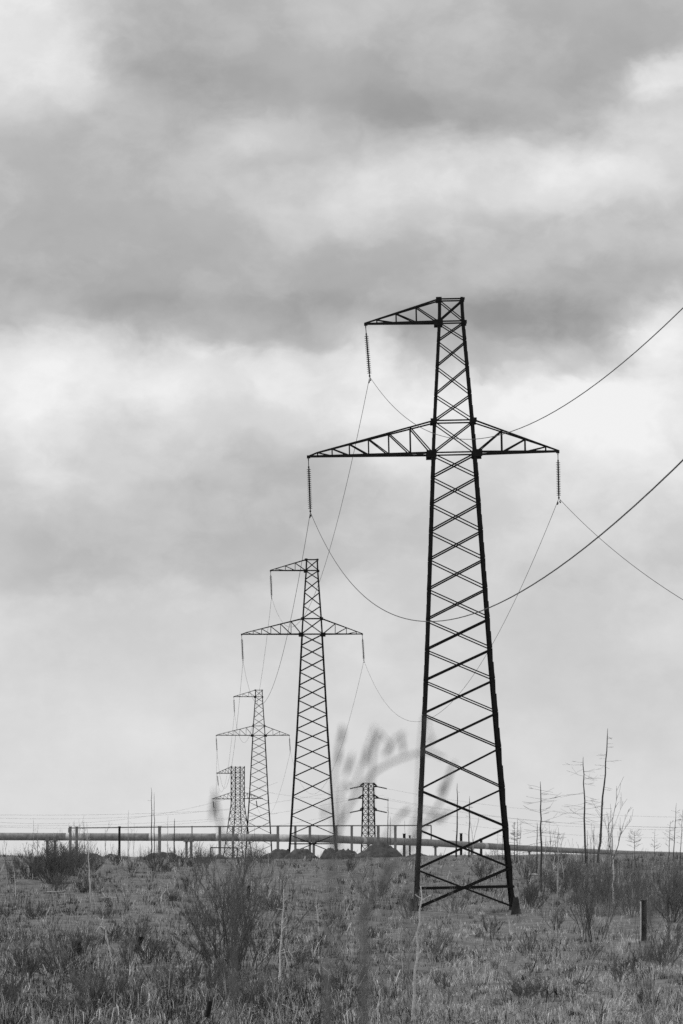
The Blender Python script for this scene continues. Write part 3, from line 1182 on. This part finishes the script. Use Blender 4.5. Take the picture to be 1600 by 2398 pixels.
rnd9 = random.Random(9)
for n_, x0, x1, d0, d1, y0, y1, lb, gr in ((13, -60, 470, 285, 338, 1915, 1975, 'thin bare sapling poking up from the crest in front of the pipeline', 'saplings along the left crest'),
                                        (15, 1190, 1640, 235, 320, 1915, 1975, 'thin bare sapling rising out of the thicket on the right skyline', 'saplings along the right skyline'),
                                        (6, 560, 1180, 315, 342, 1945, 1985, 'thin bare sapling standing among the earth mounds', 'saplings among the mounds')):
    for q in range(n_):
        px, d = rnd9.uniform(x0, x1), rnd9.uniform(d0, d1)
        o = forked(on_ground(px, d), rnd9.uniform(y0, y1), d, px, rnd9.uniform(6, 16), M['twig_grey'], M['twig_grey'], lb, 900 + q + int(x0), 'bare_sapling', 'sapling',
                   rnd9.uniform(.3, .6), rnd9.choice((2, 2, 3)), rnd9.uniform(.022, .035), (2, 4), 1)
        o['group'] = gr

# young spruce by the right leg
sp_b = on_ground(1205, 310)
sp = empty('young_spruce', sp_b, "small grey spruce with tiered branches beside the nearest pylon's right leg", 'tree')
mb = MB(); H = A(1205, 1925, 310).z - sp_b.z
mb.tube([(0, 0, -.2), (0, 0, H)], [.05, .012], 6); mb.build('trunk', M['bark'], sp)
mb = MB(); rnd = random.Random(5)
for i in range(70):
    t = rnd.random() ** .8
    a = rnd.uniform(0, 6.28)
    L = (1 - t) * .95 + .12
    z = H * (.12 + .86 * t)
    limb(mb, (0, 0, z), (math.cos(a), math.sin(a), .05), L, .02, 1, rnd, .1, (2, 4), .1, 3, .5, .01)
mb.build('branches', M['twig_grey'], sp)

# pale birch saplings standing in the grass
S = [((962, 2420), (988, 2075), .04, 'pale birch sapling, tallest, in the lower middle of the grass'),
     ((650, 2342), (665, 2082), .032, 'slim pale sapling right of the big bare bush'),
     ((266, 2268), (240, 2150), .03, 'pale bent sapling left of the big bare bush'),
     ((211, 2096), (203, 1925), .045, 'tall pale trunk at the right flank of the dark bush'),
     ((38, 2100), (34, 2040), .035, 'short pale stem at the left edge below the dark bush'),
     ((746, 2164), (740, 2110), .03, 'short pale stick beside the lying branch'),
     ((408, 2082), (413, 2030), .04, 'pale dead stem above the big bush, to its upper left'),
     ((428, 2318), (436, 2240), .03, 'thin curved pale stem at the foot of the big bush')]
for i, ((xb, yb), (xt, yt), r, lb) in enumerate(S):
    b = gp(xb, min(yb, 2396)) if yb < 2400 else on_ground(xb, 66.5)
    t = at(xt, yt, b.y)
    dead_tree(b, t, r, M['birch'], lb, 400 + i, 7, .3, .4, 'sapling', 'birch_sapling', .017, (.3, .95))

# individual shrubs
B = [
    # px, base y, height px, width px, stems, depth, material, label
    (545, 2275, 250, 330, 40, 3, 'twig', 'big bare many-stemmed bush, dark and fan-shaped, left of centre'),
    (128, 2070, 95, 110, 60, 3, 'twig', 'dense dark bush on the crest at the left, by the pale posts'),
    (75, 2060, 62, 70, 30, 3, 'twig', 'lower dark bush at the left of the dense one'),
    (170, 2052, 70, 60, 30, 3, 'twig', 'dark bush joined to the right of the dense one'),
    (1388, 2206, 150, 120, 12, 2, 'twig', 'open bare shrub with dark stems, right of the nearest pylon foot'),
    (1548, 2275, 140, 130, 10, 3, 'twig_grey', 'bare bush in the lower right, below the fence post'),
    (1575, 2160, 130, 120, 20, 3, 'twig', 'dense dark bush at the right edge behind the fence post'),
    (1480, 2150, 110, 90, 12, 3, 'twig_grey', 'grey bush just left of the fence post'),
    (1420, 2130, 110, 90, 12, 3, 'twig_grey', "bush at the forked birch's foot"),
    (1352, 2120, 110, 80, 11, 3, 'twig', 'upright bush right of the bleached pole'),
    (962, 2152, 70, 60, 12, 2, 'twig_grey', "twiggy shrub hiding the nearest pylon's left foot"),
    (1300, 2180, 60, 60, 10, 2, 'twig', 'small shrub between the open bush and the pylon foot'),
    (1070, 2140, 60, 70, 10, 2, 'twig_grey', "low shrub between the nearest pylon's feet"),
    (1150, 2185, 50, 60, 10, 2, 'twig', "tiny shrub in front of the nearest pylon's right foot"),
    (1235, 2240, 60, 60, 9, 2, 'twig_grey', 'small wispy shrub in the pale grass right of centre'),
    (150, 2262, 90, 90, 14, 3, 'twig', 'bare shrub in front of the cut stump at the left'),
    (55, 2300, 110, 100, 14, 3, 'twig', 'scraggly shrub at the lower left edge'),
    (235, 2370, 110, 110, 14, 3, 'twig', 'scraggly shrub at the bottom left'),
    (345, 2260, 80, 80, 12, 2, 'twig', 'shrub beside the leaning stump'),
    (420, 2330, 75, 70, 12, 3, 'twig', 'small shrub in front of the big bush, lower left of it'),
    (700, 2280, 80, 70, 9, 2, 'twig_grey', 'wispy shrub right of the slim pale sapling'),
    (818, 2045, 45, 40, 9, 2, 'twig', 'small dark shrub on the pale slope below the mounds'),
    (360, 2040, 55, 60, 14, 2, 'twig', 'low dark shrub under the twin thin poles'),
    (420, 2030, 50, 60, 14, 2, 'twig', 'low bush under the taller pale support post'),
    (565, 2045, 70, 60, 14, 2, 'twig_grey', 'upright shrub under the wide corner pylon'),
    (470, 2040, 60, 70, 14, 2, 'twig_grey', 'shrub left of the tubular barrier'),
    (880, 2110, 75, 70, 12, 2, 'twig_grey', 'thin shrub left of the nearest pylon'),
    (1010, 2250, 75, 60, 8, 2, 'twig_grey', 'thin shrub beside the tallest birch sapling'),
    (1450, 2300, 70, 70, 8, 2, 'twig_grey', 'wispy shrub in the lower right grass'),
    (1130, 2060, 60, 70, 14, 2, 'twig', "dark shrub behind the nearest pylon's base"),
    (1230, 2060, 62, 50, 14, 2, 'twig', "dark shrub just right of the nearest pylon's right leg"),
]
for i, (px, yb, hp, wp, st, dp, m_, lb) in enumerate(B):
    b = gp(px, yb)
    k = FPX / b.y
    shrub('shrub', b, hp / k, wp / k, st, dp, M[m_], lb, 'shrub', 'bare shrubs on the heath', 500 + i, minr=.0032 + b.y * 8e-6, r0=.012 + b.y * 2e-5)

# many small bare shrubs: six kinds built once, then copied
protos = []
for q in range(6):
    p_ = shrub('low_shrub', (0, 0, 0), 1.0, 1.0 + .15 * q, 9 + 2 * q, 2, M['twig' if q % 2 else 'twig_grey'], None, None, None, 800 + q, .006, .012)
    protos.append([c.data for c in p_.children])
    for c in list(p_.children):
        bpy.data.objects.remove(c)
    bpy.data.objects.remove(p_)
rnd = random.Random(77)
ZONES = [(11, -120, 215, 2022, 2090, 1.0, 2.1, 'dark bare shrub in the brush on the crest at the far left'),
         (46, -150, 640, 2020, 2390, .55, 1.25, 'low bare shrub among the dark weeds left of the pale grass'),
         (16, 1225, 1680, 2025, 2130, .8, 1.7, 'bare shrub in the brown thicket on the right-hand slope'),
         (12, 640, 960, 2035, 2380, .4, .8, 'tiny bare shrub in the grass below the middle pylon'),
         (8, 1000, 1680, 2220, 2390, .4, .8, 'small bare shrub dotted over the pale grass at lower right')]
for n_, x0, x1, y0, y1, h0, h1, lb in ZONES:
    for q in range(n_):
        b = gp(rnd.uniform(x0, x1), rnd.uniform(y0, y1))
        kd = rnd.randrange(6)
        o = empty('low_shrub', b, lb, 'shrub', lb.replace('low bare shrub', 'shrubs').replace('tiny bare shrub', 'shrubs').replace('small bare shrub', 'shrubs').replace('dark bare shrub', 'shrubs').replace('bare shrub', 'shrubs'))
        o.rotation_euler.z = rnd.uniform(0, 6.28)
        k = rnd.uniform(h0, h1)
        o.scale = (k, k, k * rnd.uniform(.8, 1.15))
        for me, nm in zip(protos[kd], ('stems', 'twigs')):
            c = bpy.data.objects.new(nm, me)
            COL.objects.link(c); c.parent = o

# ---------------------------------------------------------------- post, stumps, logs
b = gp(1508, 2203)
fp = empty('fence_post', b, 'weathered square fence post standing alone at the right', 'post')
mb = MB(); h = at(1508, 2108, b.y).z - b.z
rz = Matrix.Rotation(.5, 3, 'Z')
mb.box((0, 0, h / 2 - .2), .17, .17, h + .4, rz); mb.build('post', M['wood_dark'], fp)
mb = MB(); mb.box(Vector((-.112, -.03, h / 2 - .2)), .035, .06, h + .3, rz); mb.build('painted_lit_edge', M['bark_pale'], fp)  # sunlight on the post's left side, put in as a pale strip


def stump(px, yb, yt, wpx, lean, label, m_='wood_dark'):
    b = gp(px, yb)
    k = FPX / b.y
    h, r = (yb - yt) / k, wpx / k / 2
    mb = MB()
    n = 10
    rnd = random.Random(px)
    rings = [(-.3, 1.25), (0, 1.15), (.25 * h, 1), (.8 * h, .95), (h, .97)]
    base = len(mb.v)
    jag = [rnd.uniform(-.1, .1) * h for _ in range(n)]
    for j, (z, s) in enumerate(rings):
        for q in range(n):
            a = 2 * math.pi * q / n
            rr = r * s * (1 + .12 * math.sin(3 * a + px))
            mb.v.append(Vector((rr * math.cos(a) + lean * z, rr * math.sin(a), z + (jag[q] if j == 4 else 0))))
    for j in range(len(rings) - 1):
        for q in range(n):
            l = (q + 1) % n
            mb.f.append((base + j * n + q, base + j * n + l, base + (j + 1) * n + l, base + (j + 1) * n + q))
    mb.f.append(tuple(base + 4 * n + q for q in range(n)))
    o = mb.build('tree_stump', M[m_])
    o.location = b
    tag(o, label, 'stump')


stump(178, 2238, 2206, 22, 0, 'charred cut stump with flat top among grey weeds at the left')
stump(316, 2232, 2194, 15, .35, 'dark snapped stump leaning right, left of the big bush')
stump(484, 2396, 2346, 13, .15, 'thin black stump at the very bottom below the big bush')
stump(117, 2026, 2012, 9, 0, 'tiny black stump on the crest below the dark bush')
stump(82, 2020, 2009, 8, .3, 'tiny black leaning stump near the left edge of the crest')
stump(580, 2104, 2076, 8, .1, 'small dark stub above the big bush')
stump(1315, 2052, 2038, 16, .2, 'dark root stump beside the bleached pole')


def log(px0, py0, px1, py1, r, m_, label):
    a, b = gp(px0, py0), gp(px1, py1)
    b = Vector((b.x, a.y + .3 * (b.y - a.y), 0)); b.z = g(b.x, b.y)
    mb = MB()
    rnd = random.Random(px0)
    n = 8
    up = Vector((0, 0, r + .16))
    pts = [a.lerp(b, i / n) - a + up + Vector((0, rnd.uniform(-.05, .05), rnd.uniform(-.03, .06))) for i in range(n + 1)]
    mb.tube(pts, [r * (1 - .5 * i / n) for i in range(n + 1)], 7)
    for q in range(3):
        i = rnd.randint(2, 7)
        limb(mb, pts[i], (rnd.uniform(-.3, .6), rnd.uniform(-.6, .6), .9), .5, r * .4, 0, rnd)
    o = mb.build('fallen_log', M[m_])
    o.location = a
    tag(o, label, 'log')


log(1238, 2056, 1300, 2062, .09, 'bark_pale', 'bleached fallen log on the slope right of the nearest pylon')
log(752, 2168, 822, 2146, .035, 'bark_pale', 'pale fallen branch lying right of the short stick')
log(345, 2208, 405, 2206, .035, 'bark_pale', 'pale thin branch lying left of the big bush')
log(110, 2096, 175, 2098, .05, 'bark_pale', 'thin pale log lying below the dark bush')
log(236, 2109, 280, 2111, .045, 'bark_pale', 'short pale log lying right of the tall pale trunk')
log(650, 2248, 710, 2238, .022, 'bark_pale', 'pale twig lying at the slim sapling')
log(1340, 2322, 1385, 2318, .04, 'wood', 'grey log half hidden in the lower right grass')


# ---------------------------------------------------------------- grass and low brush
def scatter(n, lo, hi, rng, x0=-330, x1=1930):
    """n spots on the open ground, spread evenly over what is seen"""
    ds = np.linspace(57, 349, 900)
    ys = 1992 - FPX * np.interp(ds, PROF[:, 0], PROF[:, 1]) / (ds * DS)
    ys = np.minimum.accumulate(ys)
    py = rng.uniform(max(lo, ys[-1]), hi, n)
    d = np.interp(-py, -ys, ds) * DS
    d = d + rng.uniform(-1, 1, n) * .03 * d
    px = rng.uniform(x0, x1, n)
    return (px - 800) / FPX * d, d


def paleness(x, y):
    """0 dark heath .. 1 dry straw: where the pale grass grows"""
    a = x / y * FPX + 800
    y = y / DS
    n = vnoise(x / 6, y / 9, 8) * .6 + vnoise(x / 1.9, y / 3, 9) * .4
    right = np.clip((a - 640) / 420, 0, 1)
    near = np.clip((215 - y) / 25, 0, 1)
    crest = np.clip(1 - np.abs((a - 770) / 420), 0, 1) ** .6 * np.clip((y - 205) / 35, 0, 1)
    strip = np.exp(-((y - 172) / 12) ** 2) * np.clip((a - 850) / 200, 0, 1)
    lefts = .2 + .35 * np.exp(-(((a - 20) / 110) ** 2 + ((y - 108) / 9) ** 2))
    v = np.maximum(np.maximum(right * near * .82, crest * .95), lefts) + .45 * strip
    v = v * (1 - .55 * np.clip((a - 1330) / 120, 0, 1) * np.clip((y - 150) / 20, 0, 1))
    return np.clip(v + (n - .5) * .75, 0, 1)


def blades(name, material, cx, cy, per, height, width, tint, rng, spread, bend, label):
    n = len(cx) * per
    ang = np.repeat(rng.uniform(0, 2 * math.pi, len(cx)), per) + rng.normal(0, .9, n)
    rr = np.abs(rng.normal(0, 1, n)) * np.repeat(spread, per)
    th = rng.uniform(0, 2 * math.pi, n)
    x = np.repeat(cx, per) + rr * np.cos(th)
    y = np.repeat(cy, per) + rr * np.sin(th)
    z = gz(x, y) - .02
    h = np.repeat(height, per) * rng.uniform(.5, 1.25, n)
    w = np.repeat(width, per) * rng.uniform(.7, 1.3, n)
    bnd = rng.uniform(.15, 1, n) * bend
    dx, dy = np.cos(ang), np.sin(ang)
    fa = rng.uniform(0, 2 * math.pi, n)
    sx, sy = np.cos(fa) * w / 2, np.sin(fa) * w / 2
    V = np.zeros((n, 5, 3))
    h1, h2 = .55 * h, h * (1 - .45 * bnd)
    V[:, 0] = np.stack([x - sx, y - sy, z], -1)
    V[:, 1] = np.stack([x + sx, y + sy, z], -1)
    mx, my = x + dx * h * .22 * bnd, y + dy * h * .22 * bnd
    V[:, 2] = np.stack([mx + sx * .8, my + sy * .8, z + h1], -1)
    V[:, 3] = np.stack([mx - sx * .8, my - sy * .8, z + h1], -1)
    V[:, 4] = np.stack([x + dx * h * .8 * bnd, y + dy * h * .8 * bnd, z + h2], -1)
    me = bpy.data.meshes.new(name)
    me.vertices.add(n * 5)
    me.vertices.foreach_set('co', V.reshape(-1))
    b0 = np.arange(n)[:, None] * 5
    loops = np.concatenate([b0 + np.array([[0, 1, 2, 3]]), b0 + np.array([[3, 2, 4]])], 1).reshape(-1)
    me.loops.add(n * 7)
    me.loops.foreach_set('vertex_index', loops.astype(np.int32))
    me.polygons.add(n * 2)
    st = (np.arange(n)[:, None] * 7 + np.array([[0, 4]])).reshape(-1)
    me.polygons.foreach_set('loop_start', st.astype(np.int32))
    me.update(calc_edges=True)
    t = np.repeat(np.repeat(tint, per) * rng.uniform(.7, 1.3, n), 5)
    at_ = me.attributes.new('tint', 'FLOAT', 'POINT')
    at_.data.foreach_set('value', t.astype(np.float32))
    me.materials.append(material)
    o = bpy.data.objects.new(name, me)
    COL.objects.link(o)
    tag(o, label, 'grass' if 'grass' in name else 'undergrowth', kind='stuff')
    return o


cx, cy = scatter(13000, 1995, 2440, RNG)
pal = paleness(cx, cy)
cd = cy / DS
blot = np.clip(.5 + .62 * ((vnoise(cx / .35, cy / .8, 41) - .5) + (vnoise(cx / .9, cy / 2, 40) - .5) + (vnoise(cx / 2.3, cy / 5, 42) - .5) + .9 * (vnoise(cx / 6, cy / 16, 43) - .5)), 0, 1)
tint = (.095 + .56 * pal ** 1.2) * np.exp(RNG.normal(0, .65, len(cx))) * (.2 + 1.6 * blot)
tint = np.clip(tint, .02, .75)
hh = (.1 + .26 * RNG.random(len(cx)) ** 1.5) * (.5 + 1.0 * vnoise(cx / 2, cy / 5, 14)) * np.where(cd > 200, .8, 1)
blades('dry_grass', M['grass'], cx, cy, 18, hh, .006 + cd * 6e-5, tint, RNG, .05 + cd * 6e-4, 1.4, 'dry straw-coloured and dark grass over the whole heath')

# tussocks: fewer, taller, coarse tufts that stand out of the turf
cx, cy = scatter(5200, 1995, 2440, RNG)
pal = paleness(cx, cy)
cd = cy / DS
tint = np.where(RNG.random(len(cx)) < .3 + .5 * pal, .3 + .4 * RNG.random(len(cx)), .035 + .05 * RNG.random(len(cx)))
hh = (.2 + .3 * RNG.random(len(cx))) * (.5 + 1.0 * vnoise(cx / 2.6, cy / 6, 18)) * (.8 + cd / 320)
blades('grass_tussocks', M['grass'], cx, cy, 13, hh, .011 + cd * 8e-5, tint, RNG, .06 + cd * 8e-4, 1.6, 'coarse drooping grass tussocks, pale and dark, over the heath')

# thin upright weeds and bare stalks, thickest at the left and in the right-hand thicket
cx, cy = scatter(10000, 1995, 2440, RNG)
pal = paleness(cx, cy)
patch = vnoise(cx / 1.6, cy / 6, 33)
keep = RNG.random(len(cx)) < np.clip(1.0 - 1.15 * pal + .9 * (patch - .5), .06, 1)
cx, cy = cx[keep], cy[keep]
cd = cy / DS
a_ = cx / cy * FPX + 800
thick = np.clip((a_ - 1300) / 130, 0, 1) * np.clip((cd - 160) / 30, 0, 1)
hh = (.22 + .8 * RNG.random(len(cx)) ** 1.5) * (.4 + 1.0 * vnoise(cx / 4, cy / 9, 15)) * (1 + .6 * thick)
tn = np.where(RNG.random(len(cx)) < .42, .35 + .35 * RNG.random(len(cx)), .025 + .04 * RNG.random(len(cx)))
blades('bare_undergrowth', M['brush'], cx, cy, 5, hh, .010 + cd * 4e-5, tn, RNG, .12 + cd * 8e-4, .8, 'tangle of bare stalks and low dark heath between the shrubs')

# flopped-over dead stems lying across one another
cx, cy = scatter(4200, 2010, 2440, RNG)
pal = paleness(cx, cy)
keep = RNG.random(len(cx)) < np.clip(1.1 - 1.1 * pal, .15, 1)
cx, cy = cx[keep], cy[keep]
cd = cy / DS
tn = np.where(RNG.random(len(cx)) < .55, .4 + .35 * RNG.random(len(cx)), .015 + .03 * RNG.random(len(cx)))
blades('dead_stems', M['brush'], cx, cy, 3, (.35 + .6 * RNG.random(len(cx))) * (.6 + cd / 200), .012 + cd * 5e-5, tn, RNG, .15 + cd * 8e-4, 1.9, 'dead stems flopped over and tangled on the dark ground')

# the right-hand thicket: tall fine stems nobody could count
n = 3000
px = RNG.uniform(1215, 1900, n); cd = RNG.uniform(160, 300, n); cy = cd * DS
cx = (px - 800) / FPX * cy
k = RNG.random(n) < np.clip((px - 1330) / 110 + .3, .22, 1)
cx, cy, cd = cx[k], cy[k], cd[k]
hh = np.interp(cd, [160, 210, 300], [1.6, 2.1, 1.2]) * (.3 + .75 * RNG.random(len(cx)))
tn = np.where(RNG.random(len(cx)) < .3, .36, .07 + .14 * RNG.random(len(cx)))
blades('thicket', M['brush'], cx, cy, 8, hh, .0045 + cd * 4e-5, tn, RNG, .3 + 0 * cx, .5, 'grey-brown thicket of fine bare stems covering the right-hand slope')
# scrub along the crest line at the left and centre
n = 3200
px = np.where(RNG.random(n) < .6, RNG.uniform(-330, 640, n), RNG.uniform(-330, 1330, n)); cy = RNG.uniform(296, 345, n) * DS
cx = (px - 800) / FPX * cy
k = RNG.random(n) < .15 + .85 * (vnoise(px / 60, cy * 0, 21) > .52)
cx, cy = cx[k], cy[k]
hh = (.3 + 1.3 * RNG.random(len(cx)) ** 1.6) * np.where(cx / cy * FPX + 800 < 620, 1.25, .8)
blades('crest_scrub', M['brush'], cx, cy, 7, hh, .015 + 0 * cx, .06 + .12 * RNG.random(len(cx)), RNG, .3 + 0 * cx, .4, 'fringe of thin scrub along the crest in front of the pipeline')


# ---------------------------------------------------------------- willow close to the lens
def willow(stems, buds, d, label, seed):
    rnd = random.Random(seed)
    b = Vector((at(stems[0][0][0], 2398, d).x, d, g(0, d)))
    root = empty('willow_shoot', b, label, 'shrub', 'blurred willow shoots close up')
    for st, r in [(s[:-1], s[-1]) for s in stems]:
        pts = [at(x, y, d + rnd.uniform(-.15, .15)) for x, y in st]
        foot = Vector((pts[0].x * .6 + b.x * .4, d, g(0, d) - .1))
        pts = [foot, foot.lerp(pts[0], .5) + Vector((.01, 0, 0))] + pts
        # smooth through the points
        q = []
        for i in range(len(pts) - 1):
            p0, p1, p2, p3 = pts[max(i - 1, 0)], pts[i], pts[i + 1], pts[min(i + 2, len(pts) - 1)]
            for s in range(6):
                t = s / 6
                q.append(.5 * ((2 * p1) + (p2 - p0) * t + (2 * p0 - 5 * p1 + 4 * p2 - p3) * t * t + (-p0 + 3 * p1 - 3 * p2 + p3) * t ** 3))
        q.append(pts[-1])
        n = len(q)
        mb = MB()
        mb.tube([x - b for x in q], [r * (1 - .7 * i / n) + .001 for i in range(n)], 7)
        mb.build('stem', M['willow'], root, True)
    for (x, y, l, w, tilt) in buds:
        c = at(x, y, d) - b
        dr = Vector((math.sin(math.radians(tilt)), rnd.uniform(-.3, .3), math.cos(math.radians(tilt)))).normalized()
        L = l / (FPX / d); R_ = w * .7 / (FPX / d) / 2
        mb = MB()
        mb.tube([c - dr * L / 2, c - dr * L * .3, c, c + dr * L * .3, c + dr * L / 2], [R_ * .15, R_ * .8, R_, R_ * .7, R_ * .1], 8)
        mb.build('catkin', M['willow'], root, True)


willow([[(764, 2398), (768, 2250), (772, 2080), (795, 1940), (870, 1815), (985, 1762), (1040, 1775), .0048],
        [(770, 2120), (782, 1950), (782, 1830), (800, 1700), .003], [(795, 1930), (830, 1840), (878, 1700), .003],
        [(870, 1815), (915, 1740), (948, 1715), .0025], [(985, 1762), (1010, 1730), .002]],
       [(801, 1722, 46, 15, 8), (794, 1768, 44, 12, 6), (818, 1790, 60, 15, 18), (858, 1768, 52, 17, 12), (880, 1735, 55, 15, 18), (911, 1755, 40, 16, 35),
        (942, 1740, 56, 12, -8), (1010, 1735, 30, 10, 30), (760, 1900, 40, 10, 5)],
       14.0, 'out-of-focus willow shoot with catkins arching right over the base of the pylons', 3)
willow([[(846, 2398), (848, 2260), (852, 2150), (900, 2060), (960, 1980), (1030, 1880), (1062, 1790), .0055], [(852, 2150), (820, 2040), (812, 1990), .003],
        [(900, 2060), (905, 1960), (950, 1895), .003], [(960, 1980), (1040, 1925), .003]],
       [(1042, 1838, 60, 18, 30), (1058, 1800, 46, 12, 25), (1036, 1912, 50, 16, 55), (948, 1902, 36, 14, 60), (846, 2180, 130, 22, 0), (842, 2290, 60, 12, 3), (868, 2110, 60, 18, 25),
        (905, 2045, 60, 18, 30)],
       14.6, 'out-of-focus willow shoot with dark leaves leaning right across the nearest pylon foot', 4)
willow([[(545, 2398), (548, 2250), (545, 2080), (520, 1960), (502, 1850), .005]], [(500, 1890, 66, 16, 5), (545, 2080, 60, 12, 0), (548, 2330, 80, 14, 2)], 14.3,
       'out-of-focus thin shoot rising left of centre past the wide corner pylon', 5)
willow([[(1520, 2398), (1516, 2250), (1522, 2100), .006]], [(1522, 2130, 70, 24, 4), (1518, 2210, 60, 16, -4)], 15.0, 'out-of-focus shoot before the fence post at the right', 6)
